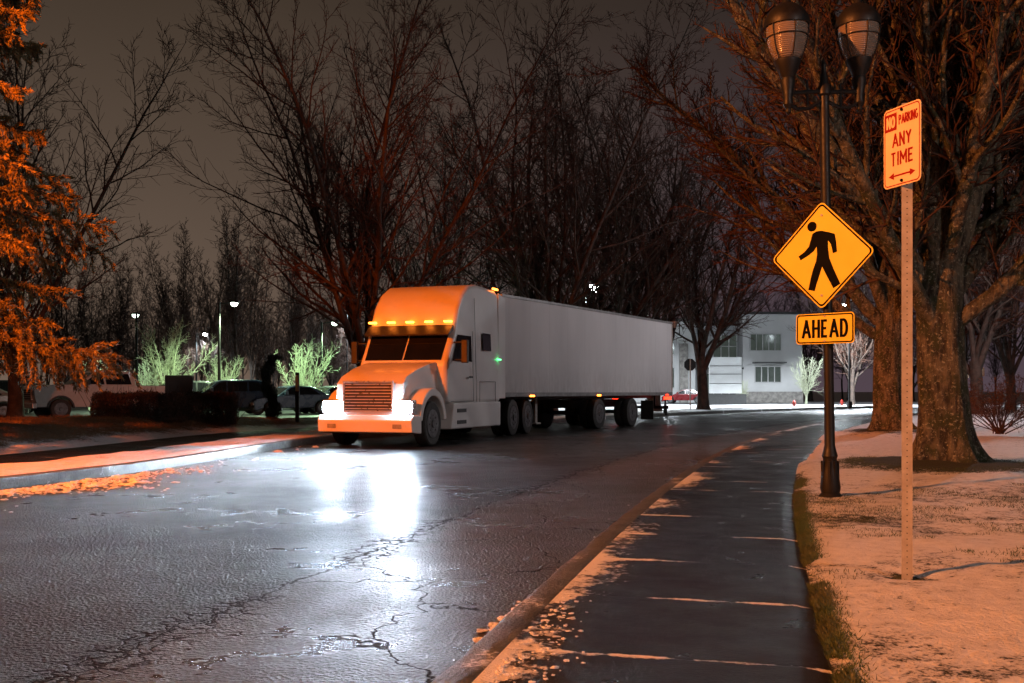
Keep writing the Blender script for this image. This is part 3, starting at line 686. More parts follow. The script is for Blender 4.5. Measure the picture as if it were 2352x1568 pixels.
    box(bm, (.1, 0, 1.03), (.9, .8, .1)); cyl(bm, (.62, -1, .52), (.62, 1, .52), .07); cyl(bm, (-.72, -1, .52), (-.72, 1, .52), .07); cyl(bm, (6.32, -1, .52), (6.32, 1, .52), .06)
    fin(bm, 'chassis', M['dark_plastic'], e, bev=.01)
    for s in (-1, 1):
        wheel(e, 6.32, s * 1.03, .51, .3)
        for x in (.62, -.72):
            wheel(e, x, s * 1.08, .51, .26); wheel(e, x, s * .79, .51, .26)
        bm = B(); prism(bm, [(-1.32, .3), (-1.32, .95), (-1.29, .95), (-1.29, .3)], s * .7, s * 1.2); fin(bm, 'mud_flap', M['rubber'], e)
    t = bpy.data.objects.new('trailer', None); t.rotation_euler = (0, 0, ang_tr - ang_cab); link(t, e)
    LT = 13.1; x1 = 1.0; x0 = x1 - LT
    bm = B(); box(bm, ((x0 + x1) / 2, 0, 2.56), (LT, 2.58, 2.74)); fin(bm, 'trailer_box', M['trailer'], t, bev=.035)
    bm = B()
    for s in (-1, 1):
        box(bm, ((x0 + x1) / 2, s * 1.295, 3.90), (LT + .02, .03, .08)); box(bm, ((x0 + x1) / 2, s * 1.295, 1.15), (LT + .02, .03, .12))
    fin(bm, 'trailer_rail', pmat('aluminium_rail', (.3, .3, .3), (.2, .2, .2), 5, .5, metal=.4), t, bev=.006)
    bm = B()
    for s in (-1, 1):
        for x in (x0 + .02, x1 - .02): box(bm, (x, s * 1.295, 2.53), (.06, .034, 2.62))
    fin(bm, 'corner_post', M['galv'], t, bev=.006)
    bm = B()
    for s in (-1, 1): box(bm, ((x0 + x1) / 2, s * .5, 1.05), (LT - .4, .1, .14))
    for s_ in (6.5, 9.3):
        cyl(bm, (x1 - s_, -1.1, .52), (x1 - s_, 1.1, .52), .07)
    box(bm, (x1 - 7.9, 0, .82), (4.2, 1.0, .28)); box(bm, (x0 + .05, 0, .62), (.1, 2.3, .12))
    for s in (-1, 1): box(bm, (x0 + .08, s * .6, .85), (.08, .08, .5))
    fin(bm, 'underframe', M['dark_plastic'], t, bev=.01)
    for s in (-1, 1):
        bm = B(); box(bm, (x1 - 2.7, s * .85, .72), (.14, .12, .85)); box(bm, (x1 - 2.7, s * .85, .28), (.3, .26, .05)); fin(bm, 'landing_leg', M['galv'], t, bev=.01)
        for s_ in (6.5, 9.3):
            wheel(t, x1 - s_, s * 1.12, .5, .26); wheel(t, x1 - s_, s * .83, .5, .26)
        bm = B(); box(bm, (x0 - .01, s * 1.1, .98), (.04, .3, .12)); fin(bm, 'tail_light', M['red'], t, bev=.01)
        for xx in (x1 - 1.7, x1 - 6.3, x1 - 12.5):
            bm = B(); box(bm, (xx, s * 1.318, 1.11), (.26, .02, .045)); fin(bm, 'side_marker', M['amber'] if xx > x0 + 1 else M['red'], t, bev=.005)
        bm = B(); box(bm, (x1 - 11, s * 1.1, .55), (.02, .5, .7)); fin(bm, 'mud_flap', M['rubber'], t)
    for s in (-1, 1):
        ld = bpy.data.lights.new('headlight_beam', 'SPOT'); ld.energy = 2600; ld.spot_size = math.radians(52); ld.spot_blend = 1; ld.shadow_soft_size = .2; ld.color = (.72, .86, 1)
        lo = bpy.data.objects.new('headlight_beam', ld); lo.location = (7.52, s * .84, .9); lo.rotation_euler = (0, math.radians(-90 + 5), math.radians(4)); link(lo, e)
    return e
def trailer_mat():
    m, nt, b = newmat('trailer_white_panel')
    co = N(nt, 'ShaderNodeTexCoord').outputs['Object']
    mp = N(nt, 'ShaderNodeMapping'); mp.inputs['Scale'].default_value = (1.0, 1, .3); L(nt, co, mp.inputs[0])
    n1 = noise(nt, mp.outputs[0], .6, 4, .5); n2 = noise(nt, mp.outputs[0], 7, 5, .65)
    sep = N(nt, 'ShaderNodeSeparateXYZ'); L(nt, co, sep.inputs[0])
    dirt = ramp(nt, sep.outputs[2], 1.2, 2.2, .5, 0)
    c = mixc(nt, ramp(nt, n1, .3, .7), (.72, .71, .72), (.56, .55, .56))
    c = mixc(nt, math_n(nt, 'MULTIPLY', dirt, ramp(nt, n2, .3, .7)), c, (.28, .25, .24))
    sm = math_n(nt, 'ABSOLUTE', math_n(nt, 'SUBTRACT', math_n(nt, 'FRACT', math_n(nt, 'DIVIDE', sep.outputs[0], 1.22)), .5))
    c = mixc(nt, ramp(nt, sm, .003, .008, .35, 0), c, (.25, .24, .24))
    L(nt, c, b.inputs['Base Color']); b.inputs['Roughness'].default_value = .6
    b.inputs['Specular IOR Level'].default_value = .3
    return m
M['trailer'] = trailer_mat()
ang_tr = math.atan2(-.87, -.5); ang_cab = math.atan2(-.948, -.318)
semi((-.9, 29.0), ang_tr, ang_cab)

def car(kind, col, loc, heading, label, metal=0.0, group='parked cars'):
    m = pmat('car_paint', col, tuple(c * .85 for c in col), 1.5, .28, .05, metal=metal, coat=.6)
    nm = {'pickup': 'pickup_truck'}.get(kind, 'parked_car')
    e = empty(nm, loc, heading, label, {'pickup': 'pickup truck'}.get(kind, 'car'), group)
    if kind == 'pickup':
        Lh, w, wr, wx = 2.95, 1.0, .42, (1.95, -1.75)
        upper = [(2.86, .62), (2.95, .9), (2.95, 1.22), (2.8, 1.36), (1.9, 1.42), (1.15, 1.42), (-.95, 1.36), (-.98, 1.38), (-2.93, 1.38), (-2.95, .62)]
        cab = [(1.3, 1.38), (.5, 1.96), (.25, 2.02), (-.95, 2.0), (-1.15, 1.92), (-1.2, 1.34)]
        wins = [[(1.05, 1.45), (.48, 1.87), (.2, 1.91), (.16, 1.43)], [(.08, 1.43), (.1, 1.91), (-.9, 1.88), (-1.0, 1.43)]]; zt = 2.02; zc = 1.36
    elif kind == 'suv':
        Lh, w, wr, wx = 2.35, .94, .36, (1.42, -1.42)
        upper = [(2.3, .4), (2.35, .85), (2.15, 1.0), (1.0, 1.1), (-2.2, 1.15), (-2.35, .9), (-2.33, .4)]
        cab = [(1.15, 1.06), (.45, 1.6), (.1, 1.7), (-1.4, 1.7), (-1.85, 1.6), (-2.25, 1.1)]
        wins = [[(.85, 1.13), (.38, 1.53), (.05, 1.6), (.05, 1.13)], [(-.03, 1.13), (-.03, 1.6), (-.95, 1.6), (-.95, 1.15)], [(-1.03, 1.15), (-1.03, 1.6), (-1.5, 1.57), (-1.85, 1.17)]]; zt = 1.7; zc = 1.06
    else:
        Lh, w, wr, wx = 2.3, .9, .32, (1.4, -1.35)
        upper = [(2.25, .3), (2.3, .65), (2.1, .78), (.95, .93), (-1.7, .98), (-2.25, .92), (-2.3, .4)]
        cab = [(1.05, .9), (.3, 1.35), (-.1, 1.43), (-.9, 1.4), (-1.8, .96)]
        wins = [[(.8, .97), (.25, 1.3), (-.1, 1.35), (-.1, .97)], [(-.18, .97), (-.18, 1.35), (-.85, 1.33), (-1.3, .99)]]; zt = 1.43; zc = .9
    low = upper[0][1] - .12
    arcs = []
    for x in sorted(wx):
        arcs += [(x + (wr + .07) * math.cos(a), max(low, wr + (wr + .07) * math.sin(a))) for a in np.linspace(pi, 0, 12)]
    pts = upper + [(upper[-1][0], low)] + arcs + [(upper[0][0], low)]
    cl = []
    for p in pts:
        if not cl or (abs(p[0] - cl[-1][0]) + abs(p[1] - cl[-1][1])) > 1e-3: cl.append(p)
    tpb = lambda x, z: 1 - .06 * max(0, abs(x) - Lh * .7) / (Lh * .3) - .05 * max(0, z - zc + .3)
    bm = B(); prism(bm, cl, -w, w, tpb); fin(bm, 'body', m, e, bev=.04, seg=3)
    tc = lambda x, z: 1 - .2 * (z - zc) / (zt - zc)
    bm = B(); prism(bm, cab, -w * .93, w * .93, tc); fin(bm, 'cabin', m, e, bev=.04, seg=3)
    for s in (-1, 1):
        for wn in wins: poly_on('window', [(x, s * (w * .93 * tc(x, z) + .004), z) for x, z in wn], M['glass'], e)
    a, b_ = Vector((cab[0][0], 0, cab[0][1])), Vector((cab[1][0], 0, cab[1][1])); nn = Vector((b_.z - a.z, 0, a.x - b_.x)).normalized() * .006
    nn = Vector((abs(nn.x), 0, abs(nn.z)))
    p = []
    for t, s in ((.1, -1), (.1, 1), (.95, 1), (.95, -1)):
        q = a.lerp(b_, t); p.append((q.x + nn.x, s * w * .83 * tc(q.x, q.z), q.z + nn.z))
    poly_on('windscreen', p, M['glass'], e)
    a, b_ = Vector((cab[-1][0], 0, cab[-1][1])), Vector((cab[-2][0], 0, cab[-2][1])); p = []
    for t, s in ((.12, -1), (.12, 1), (.9, 1), (.9, -1)):
        q = a.lerp(b_, t); p.append((q.x - .008, s * w * .8 * tc(q.x, q.z), q.z + .008))
    poly_on('rear_window', p, M['glass'], e)
    pk = kind == 'pickup'
    fx = 2.95 if pk else upper[1][0]; fz = 1.22 if pk else upper[1][1]
    bm = B(); box(bm, (fx - .01, 0, fz - .2 if pk else fz - .15), (.06, w * 1.15, .48 if pk else .16)); fin(bm, 'grille', M['chrome'] if pk else M['dark_plastic'], e, bev=.02)
    if pk:
        bm = B()
        for i in range(5): box(bm, (fx + .025, 0, fz - .38 + i * .085), (.012, w * 1.02, .06))
        fin(bm, 'grille_slot', M['dark_plastic'], e)
        bm = B(); box(bm, (fx, 0, .56), (.22, w * 1.9, .24)); fin(bm, 'bumper', M['chrome'], e, bev=.05)
        bm = B(); box(bm, (-2.05, 0, 1.385), (1.6, 1.6, .02)); fin(bm, 'bed', M['dark_plastic'], e)
        for s in (-1, 1):
            for x in wx:
                o1 = [(x + .56 * math.cos(a), .42 + .56 * math.sin(a)) for a in np.linspace(.1, pi - .1, 12)]; o2 = [(x + .48 * math.cos(a), .42 + .48 * math.sin(a)) for a in np.linspace(pi - .1, .1, 12)]
                bm = B(); prism(bm, o1 + o2, s * .9, s * 1.02); fin(bm, 'wheel_arch', M['dark_plastic'], e, bev=.01)
    else:
        bm = B(); box(bm, (fx - .03, 0, low + .1), (.12, w * 1.8, .2)); fin(bm, 'bumper', M['dark_plastic'], e, bev=.04)
    for s in (-1, 1):
        bm = B(); box(bm, (fx - .03, s * w * .77, fz - .12), (.12, w * .3, .24 if pk else .14)); fin(bm, 'headlight', M['dead_lens'], e, bev=.03)
        bm = B(); box(bm, (-Lh + .03, s * w * .84, fz - .05), (.08, .16, .26)); fin(bm, 'tail_light', M['tail'], e, bev=.02)
        bm = B(); box(bm, (cab[0][0] - .4, s * (w + .08), zc + .16), (.14, .2, .2)); fin(bm, 'mirror', M['dark_plastic'] if pk else m, e, bev=.03)
        bm = B(); cyl(bm, (.08, s * w * .985, low + .1), (.08, s * w * .97, zc - .02), .006, seg=5); cyl(bm, (-.95, s * w * .985, low + .1), (-.95, s * w * .97, zc - .02), .006, seg=5)
        fin(bm, 'door_seam', M['dark_plastic'], e)
        for x in wx: wheel(e, x, s * (w - .1), wr, .23)
    return e
M['tail'] = pmat('tail_lens', (.3, .01, .01), (.2, .01, .01), 3, .2)
car('pickup', (.45, .44, .43), (-17.6, 42.5, .1), math.radians(180 + 44), 'white four-door pickup truck parked behind hedge')
car('sedan', (.4, .38, .36), (-23.0, 42, .1), math.radians(180 + 30), 'pale saloon car parked beside pickup')
car('suv', (.02, .04, .08), (-14.0, 48.5, .1), math.radians(180 + 25), 'dark blue sport utility car in car park')
car('suv', (.02, .02, .022), (-17.6, 52, .1), math.radians(180 + 25), 'black sport utility car behind pickup')
car('sedan', (.03, .05, .09), (-11.2, 50, .1), math.radians(180 + 40), 'dark blue saloon car in car park')
car('sedan', (.05, .06, .08), (-9.6, 52.5, .1), math.radians(180 + 40), 'dark grey saloon car in car park')
car('suv', (.03, .03, .035), (-26, 50, .1), math.radians(200), 'dark sport utility car in car park')
car('sedan', (.16, .006, .01), (17.6, 101, .0), math.radians(160), 'red saloon car outside the office building')

# ------------------------------------------------------------------ signs
M['yellow'] = pmat('yellow_sign_face', (.78, .60, .03), (.74, .56, .03), 4, .5, .05, spec=.3)
M['sign_tinted'] = pmat('lamp_tinted_sign_face', (.8, .6, .42), (.72, .53, .37), 5, .5, .05, spec=.3)  # white face with the sodium lamp's orange put into its colour
M['sign_red'] = pmat('red_sign_ink', (.26, .01, .01), (.22, .01, .01), 4, .6, spec=.15)
M['sign_black'] = pmat('black_sign_ink', (.004, .004, .004), (.006, .006, .006), 4, .8, spec=.05)
def rrect(w, h, r, n=6):
    p = []
    for cx_, cz_, a0 in ((w / 2 - r, h / 2 - r, 0), (-w / 2 + r, h / 2 - r, pi / 2), (-w / 2 + r, -h / 2 + r, pi), (w / 2 - r, -h / 2 + r, 1.5 * pi)):
        for k in range(n + 1):
            a = a0 + k * pi / 2 / n; p.append((cx_ + r * math.cos(a), cz_ + r * math.sin(a)))
    return p
def rot2(p, a): return [(x * math.cos(a) - z * math.sin(a), x * math.sin(a) + z * math.cos(a)) for x, z in p]
def shape(name, pts, y, mat, parent, loc=(0, 0, 0), th=None):
    bm = B()
    if th:
        prism(bm, pts, y, y + th)
    else:
        bm.faces.new([bm.verts.new((x, y, z)) for x, z in pts]); bm.normal_update(); bmesh.ops.triangulate(bm, faces=bm.faces[:], ngon_method='EAR_CLIP')
    return fin(bm, name, mat, parent, loc, smooth=False)
def ring(name, a, b_, y, mat, parent, loc=(0, 0, 0)):
    bm = B(); A = [bm.verts.new((x, y, z)) for x, z in a]; C = [bm.verts.new((x, y, z)) for x, z in b_]; n = len(a)
    for i in range(n): bm.faces.new((A[i], A[(i + 1) % n], C[(i + 1) % n], C[i]))
    return fin(bm, name, mat, parent, loc, smooth=False)
def bolts(zs, r, mat, parent):
    for z in zs:
        bm = B(); cyl(bm, (0, yy - .008, z), (0, yy, z), r, seg=10); fin(bm, 'bolt', mat, parent)
def arc2(cx_, cz_, rx, rz, a0, a1, n=12): return [(cx_ + rx * math.cos(math.radians(a0 + (a1 - a0) * i / n)), cz_ + rz * math.sin(math.radians(a0 + (a1 - a0) * i / n))) for i in range(n + 1)]
GLY = {'A': (.75, [[(0, 0), (.375, 1), (.75, 0)], [(.13, .3), (.62, .3)]]), 'N': (.62, [[(0, 0), (0, 1), (.62, 0), (.62, 1)]]),
       'Y': (.7, [[(0, 1), (.35, .48), (.7, 1)], [(.35, .48), (.35, 0)]]), 'T': (.6, [[(0, 1), (.6, 1)], [(.3, 1), (.3, 0)]]),
       'I': (.0, [[(0, 0), (0, 1)]]), 'M': (.76, [[(0, 0), (0, 1), (.38, .35), (.76, 1), (.76, 0)]]),
       'E': (.52, [[(.52, 1), (0, 1), (0, 0), (.52, 0)], [(0, .52), (.44, .52)]]), 'H': (.6, [[(0, 0), (0, 1)], [(.6, 0), (.6, 1)], [(0, .52), (.6, .52)]]),
       'D': (.6, [[(0, 0), (0, 1), (.25, 1)] + arc2(.25, .5, .35, .5, 90, -90)[1:] + [(0, 0)]]), 'O': (.64, [arc2(.32, .5, .32, .5, 0, 360, 22)]),
       'P': (.55, [[(0, 0), (0, 1), (.3, 1)] + arc2(.3, .75, .25, .25, 90, -90, 8)[1:] + [(0, .5)]]),
       'R': (.57, [[(0, 0), (0, 1), (.3, 1)] + arc2(.3, .75, .25, .25, 90, -90, 8)[1:] + [(0, .5)], [(.28, .5), (.57, 0)]]),
       'K': (.6, [[(0, 0), (0, 1)], [(.58, 1), (0, .38)], [(.2, .58), (.6, 0)]]),
       'G': (.64, [arc2(.32, .5, .32, .5, 50, 325, 18) + [(.62, .42), (.36, .42)]])}
def text(s, w, h, cx_, cz_, y, mat, parent, name='lettering', st=.17, gap=.34):
    tot = sum(GLY[c][0] for c in s) + gap * (len(s) - 1)
    kx = (w - st * h * .9) / tot; kz = h * (1 - st); x0 = cx_ - tot * kx / 2; z0 = cz_ - kz / 2; t = st * h / 2
    bm = B(); q = 0
    for c in s:
        gw, strokes = GLY[c]
        for pl_ in strokes:
            P = [(x0 + x * kx, z0 + z * kz) for x, z in pl_]; n = len(P)
            for i in range(n - 1):
                a, b_ = Vector(P[i]), Vector(P[i + 1]); d = (b_ - a).normalized(); nn = Vector((-d.y, d.x)) * t * (.92 if abs(d.y) > .7 else .82)
                long_ = (b_ - a).length > 2 * t
                ea = d * t * (.8 if long_ and 0 < i else (.35 if i else 0)); eb = d * t * (.8 if long_ and i < n - 2 else (.35 if i < n - 2 else 0))
                if abs(d.y) > .9 and i == 0: ea = d * t * .8
                if abs(d.y) > .9 and i == n - 2: eb = d * t * .8
                a = a - ea; b_ = b_ + eb; yo = y - .00012 * (q % 9); q += 1
                bm.faces.new([bm.verts.new((v.x, yo, v.y)) for v in (a - nn, b_ - nn, b_ + nn, a + nn)])
        x0 += (gw + gap) * kx
    return fin(bm, name, mat, parent, smooth=False)
np_e = empty('no_parking_sign', (2.262, 5.7, .12), 0, 'no parking sign on slim metal post in snow', 'sign')
bm = B()
prism(bm, [(-.024, 0.0), (-.024, 2.78), (.024, 2.78), (.024, 0.0)], -.003, .003)
fin(bm, 'post', M['galv'], np_e, (0, 0, 0), (0, 0, math.radians(-20)))
bm = B()
for s in (-1, 1):
    prism(bm, [(s * .024, 0), (s * .024, 2.78), (s * .029, 2.78), (s * .029, 0)], -.003, .03)
fin(bm, 'post_flange', M['galv'], np_e, (0, 0, 0), (0, 0, math.radians(-20)))
bm = B()
for i in range(80):
    cyl(bm, (0, -.0036, .08 + i * .0338), (0, -.0031, .08 + i * .0338), .0036, seg=8)
fin(bm, 'post_holes', M['dark_plastic'], np_e, (0, 0, 0), (0, 0, math.radians(-20)))
panel = bpy.data.objects.new('sign_panel', None); panel.location = (0.0, 0, 2.535); panel.rotation_euler = (0, 0, math.radians(-71)); link(panel, np_e)
yy = -.036
shape('plate', rrect(.305, .457, .03), yy, M['sign_tinted'], panel, th=.003)
ring('border', rrect(.289, .441, .026), rrect(.277, .429, .022), yy - .0012, M['sign_red'], panel)
shape('symbol_field', [(-.137, .10), (-.042, .10), (-.042, .2), (-.137, .2)], yy - .0012, M['sign_red'], panel)
text('NO', .074, .07, -.09, .15, yy - .0024, M['sign_tinted'], panel, st=.2)
text('PARKING', .158, .058, .052, .152, yy - .0012, M['sign_red'], panel, st=.17)
text('ANY', .16, .082, 0, .04, yy - .0012, M['sign_red'], panel)
text('TIME', .19, .082, 0, -.067, yy - .0012, M['sign_red'], panel)
shape('arrow', [(-.11, -.165), (-.065, -.145), (-.065, -.16), (.065, -.16), (.065, -.145), (.11, -.165), (.065, -.185), (.065, -.17), (-.065, -.17), (-.065, -.185)], yy - .0012, M['sign_red'], panel)
bolts((.205, -.2), .009, M['sign_black'], panel)
LPX, LPY = 3.15, 10.0
def zc_(py): return 1.25 - (py - 898) / 228.7
sd = empty('pedestrian_crossing_sign', (LPX - .0, LPY - .0, zc_(588)), math.radians(-42), 'yellow diamond pedestrian warning sign on lamp post', 'sign')
yy = -.09
a45 = pi / 4
shape('plate', rot2(rrect(.768, .768, .05), a45), yy, M['yellow'], sd, th=.003)
ring('border', rot2(rrect(.742, .742, .042), a45), rot2(rrect(.71, .71, .034), a45), yy - .0015, M['sign_black'], sd)
k = 1 / 228.7
poly = [(1868, 537), (1877, 532), (1888, 532), (1903, 537), (1916, 542), (1919, 560), (1921, 583), (1912, 586), (1908, 565), (1901, 555), (1902, 575), (1905, 597), (1915, 625), (1928, 656), (1913, 665), (1900, 638), (1889, 614), (1883, 634), (1878, 650), (1873, 669), (1859, 665), (1864, 640), (1869, 620), (1876, 600), (1878, 585), (1877, 567), (1870, 578), (1857, 587), (1842, 595), (1837, 586), (1850, 577), (1860, 566), (1864, 552)]
shape('pedestrian_symbol', [((x - 1888) * k / .9, (588 - z) * k) for x, z in poly], yy - .0015, M['sign_black'], sd)
shape('pedestrian_head', [((1867 - 1888) * k / .9 + .05 * math.cos(a), (588 - 520) * k + .05 * math.sin(a)) for a in np.linspace(0, 2 * pi, 24, endpoint=False)], yy - .0015, M['sign_black'], sd)
bolts((.4, -.4), .012, M['galv'], sd)
bm = B()
for z in (.25, -.25): box(bm, (0, -.064, z), (.16, .04, .04))
fin(bm, 'bracket', M['steel_black'], sd)
ah = empty('ahead_sign', (LPX + .03, LPY, zc_(755)), math.radians(-42), 'yellow AHEAD plaque below the pedestrian sign', 'sign')
shape('plate', rrect(.61, .305, .035), yy, M['yellow'], ah, th=.003)
ring('border', rrect(.592, .287, .03), rrect(.566, .261, .024), yy - .0015, M['sign_black'], ah)
text('AHEAD', .485, .19, 0, 0, yy - .0015, M['sign_black'], ah, st=.165, gap=.4)
bm = B(); box(bm, (0, -.064, 0), (.16, .04, .04)); fin(bm, 'bracket', M['steel_black'], ah)
bolts((.125, -.125), .01, M['galv'], ah)

def glass_mat():
    m, nt, b = newmat('ribbed_lamp_glass')
    co = N(nt, 'ShaderNodeTexCoord').outputs['Object']
    w = N(nt, 'ShaderNodeTexWave'); w.wave_type = 'BANDS'; w.bands_direction = 'Z'; w.inputs['Scale'].default_value = 16; L(nt, co, w.inputs['Vector'])
    L(nt, mixc(nt, noise(nt, co, 5), (.38, .3, .25), (.22, .18, .15)), b.inputs['Base Color'])
    b.inputs['Roughness'].default_value = .22; b.inputs['Transmission Weight'].default_value = .35
    bump(nt, w.outputs['Fac'], .5, .01, b)
    return m
M['globe'] = glass_mat()
def acorn(loc, rz, label, group='twin acorn street lamps', dz=0.0):
    e = empty('street_lamp', loc, rz, label, 'street lamp', group)
    bm = B(); revolve(bm, [(.115, 0), (.115, .05), (.09, .08), (.10, .13), (.08, .3), (.066, .42), (.078, .45), (.064, .5), (.052, .56), (.05, .9), (.047, 4.05), (.066, 4.07), (.066, 4.14), (.05, 4.17), (.03, 4.28), (.02, 4.34), (.03, 4.37), (.006, 4.44)], seg=20)
    for k_ in range(8):
        a = k_ * pi / 4; box(bm, (.077 * math.cos(a), .077 * math.sin(a), .25), (.022, .022, .3), rz=a)
    fin(bm, 'post', M['steel_black'], e)
    for s in (-1, 1):
        d = dz if s > 0 else 0
        bm = B(); pts = [(s * .05, 0, 4.0), (s * .18, 0, 3.92 + d * .4), (s * .32, 0, 3.9 + d * .8), (s * .43, 0, 3.95 + d)]
        for i in range(3): cyl(bm, pts[i], pts[i + 1], .02, seg=8)
        cyl(bm, (s * .05, 0, 4.1), (s * .44, 0, 4.05 + d), .022, seg=8)
        cyl(bm, (s * .2, 0, 3.95), (s * .2, 0, 4.2), .012, seg=6)
        fin(bm, 'arm', M['steel_black'], e)
        h = bpy.data.objects.new('lamp_head', None); h.location = (s * .43, 0, 3.89 + d); h.scale = (.86, .86, .9); link(h, e)
        bm = B(); revolve(bm, [(.01, -.06), (.035, -.03), (.03, 0), (.06, .05), (.05, .12), (.085, .3), (.075, .34), (.11, .42), (.15, .5), (.155, .53), (.12, .55)], seg=20); fin(bm, 'fitter', M['steel_black'], h)
        bm = B(); revolve(bm, [(.12, .54), (.175, .6), (.212, .7), (.232, .82), (.235, .93)], seg=32); fin(bm, 'globe', M['globe'], h)
        bm = B(); revolve(bm, [(.255, .90), (.26, .94), (.245, 1.0), (.19, 1.08), (.12, 1.13), (.06, 1.16), (.045, 1.2), (.05, 1.22), (.01, 1.29)], seg=28); fin(bm, 'cap', M['steel_black'], h)
        bm = B()
        for k_ in range(6):
            a = k_ * pi / 3 + .3; pr = [(.15, .53), (.197, .63), (.228, .74), (.245, .85), (.25, .93)]
            for i in range(4): cyl(bm, (pr[i][0] * math.cos(a), pr[i][0] * math.sin(a), pr[i][1]), (pr[i + 1][0] * math.cos(a), pr[i + 1][0] * math.sin(a), pr[i + 1][1]), .007, seg=5)
        for k_ in range(24):
            a = k_ * pi / 12; b2 = a + pi / 12; cyl(bm, (.236 * math.cos(a), .236 * math.sin(a), .78), (.236 * math.cos(b2), .236 * math.sin(b2), .78), .006, seg=5)
        fin(bm, 'cage', M['steel_black'], h)
    return e
lp = acorn((LPX + .05, LPY, .15), math.radians(20), 'black twin acorn street lamp beside the pavement', dz=.09)
lp.rotation_euler = (0, math.radians(-1.1), math.radians(20))
acorn((7.7, 50, .05), .1, 'black twin acorn street lamp beyond the lorry')
acorn((21.0, 46, .2), .3, 'black twin acorn street lamp on the snowy lawn')

def mast_lamp(x, y, h, col, power, mat, label, arm=.5, rz=0.0, spot=True, r=.25, size=.5, lens=1.0, aim=None, cone=146, blend=.25):
    e = empty('pole_lamp', (x, y, 0.0), rz, label, 'lamp', 'tall car park lamps')  # group also holds street lamps and added fill lamps
    bm = B(); cyl(bm, (0, 0, 0), (0, 0, .5), .2, .2, 16); cyl(bm, (0, 0, .5), (0, 0, h), .08, .06, 12); fin(bm, 'pole', M['steel_black'], e)
    bm = B(); cyl(bm, (0, 0, h - .08), (arm, 0, h), .03, seg=8); fin(bm, 'arm', M['steel_black'], e)
    bm = B(); box(bm, (arm + size * .5, 0, h + .04), (size, .35, .12)); fin(bm, 'lamp_head', M['steel_black'], e, bev=.03)
    bm = B(); revolve(bm, [(.05 * lens, -.16 * lens), (.14 * lens, -.11 * lens), (.18 * lens, 0), (.18 * lens, .02)], (arm + size * .5, 0, h - .03), 16); fin(bm, 'lens', mat, e)
    ld = bpy.data.lights.new('lamp_light', 'SPOT' if spot else 'POINT'); ld.energy = power; ld.color = col; ld.shadow_soft_size = r
    if spot: ld.spot_size = math.radians(cone); ld.spot_blend = blend
    lo = bpy.data.objects.new('lamp_light', ld); lo.location = (arm + size * .5, 0, h - .6); link(lo, e)
    if aim is not None:
        wp = Vector((x + (arm + size * .5) * math.cos(rz), y + (arm + size * .5) * math.sin(rz), h - .6)); q = (Vector(aim) - wp).to_track_quat('-Z', 'Y')
        lo.rotation_mode = 'QUATERNION'; lo.rotation_quaternion = Matrix.Rotation(-rz, 3, 'Z').to_quaternion() @ q
lab = 'tall black car park or added lamp with bright white head'
mast_lamp(-14.7, 50, 5.7, (.7, 1, .6), 4200, M['led_green'], lab, cone=160)
mast_lamp(-10.9, 57, 5.2, (.6, 1, .55), 4200, M['led_green'], lab, cone=160)
mast_lamp(-26.0, 82, 6.0, (.8, .95, 1), 3500, M['led'], lab)
mast_lamp(-12.6, 76, 7.3, (.8, .92, 1), 5000, M['led'], lab, lens=1.8)
mast_lamp(-21.5, 57, 5.7, (.7, 1, .7), 2400, M['led_green'], lab, rz=2, cone=160)
mast_lamp(5.3, 72, 8.9, (.85, .95, 1), 18000, M['led'], lab, lens=2.8)
mast_lamp(24.4, 72, 7.5, (.85, .93, 1), 20000, M['led'], lab, rz=pi, lens=2.6)
mast_lamp(33, 90, 8.0, (.85, .93, 1), 11000, M['led'], lab, rz=pi, cone=168)  # added lamp, brightens the office walls from the right
mast_lamp(12.5, 92, 9.0, (.85, .93, 1), 9500, M['led'], lab, rz=0, cone=168)  # added lamp, brightens the office walls from the left
sl = 'tall sodium street lamp with orange light'
mast_lamp(-17.5, -1.0, 12.0, (1, .27, .06), 46000, M['sodium'], sl, aim=(6.0, 8.5, 0.8), cone=66, blend=.5)
mast_lamp(-11.2, 9.8, 8.6, (1, .15, .004), 17500, M['sodium'], sl, aim=(-6.2, 20.5, 1.2), cone=92, blend=.7)
mast_lamp(15, -9, 9.0, (1, .86, .8), 4300, M['led'], lab, rz=pi, spot=False)  # unseen lamp added behind the camera for neutral light on trunk and lawn
mast_lamp(20.0, 34.5, 9.5, (1, .93, .96), 3000, M['led'], lab, rz=pi, spot=False)  # unseen lamp added out of frame to light the trailer side evenly

# ------------------------------------------------------------------ building
M['wall'] = pmat('pale_render_wall', (.5, .5, .5), (.43, .43, .43), .5, .8)
M['wall2'] = pmat('grey_panel_wall', (.3, .3, .31), (.24, .24, .25), .5, .8)
M['stone'] = pmat('rough_stone', (.3, .28, .26), (.15, .14, .13), 2.5, .85, .1, .6, .05, 6)
M['frame'] = pmat('window_frame', (.4, .4, .4), (.35, .35, .35), 2, .5)
M['winlit'] = pmat('dim_lit_window', (.05, .06, .055), (.02, .025, .025), .8, .1, emis=(.5, .6, .5), es=.06)
be = empty('office_building', (0, 108, 0), 0, 'two-storey pale office building with flat roof and snow in front', 'building')
bm = B(); box(bm, (8.6, 6, 4.4), (22.6, 12, 8.8)); fin(bm, 'wall', M['wall'], be, bev=.03)
bm = B(); box(bm, (22.4, 7, 4.2), (4.9, 12, 8.4)); fin(bm, 'entrance_wall', M['wall2'], be)
bm = B(); box(bm, (28.0, 5.5, 4.75), (6.4, 13, 9.5)); fin(bm, 'wing_wall', M['wall'], be, bev=.03)
for x in (18.6, 12.0, 5.5):
    bm = B(); box(bm, (x, -.15, 3.2), (.9, .32, 6.4)); fin(bm, 'stone_pier', M['stone'], be)
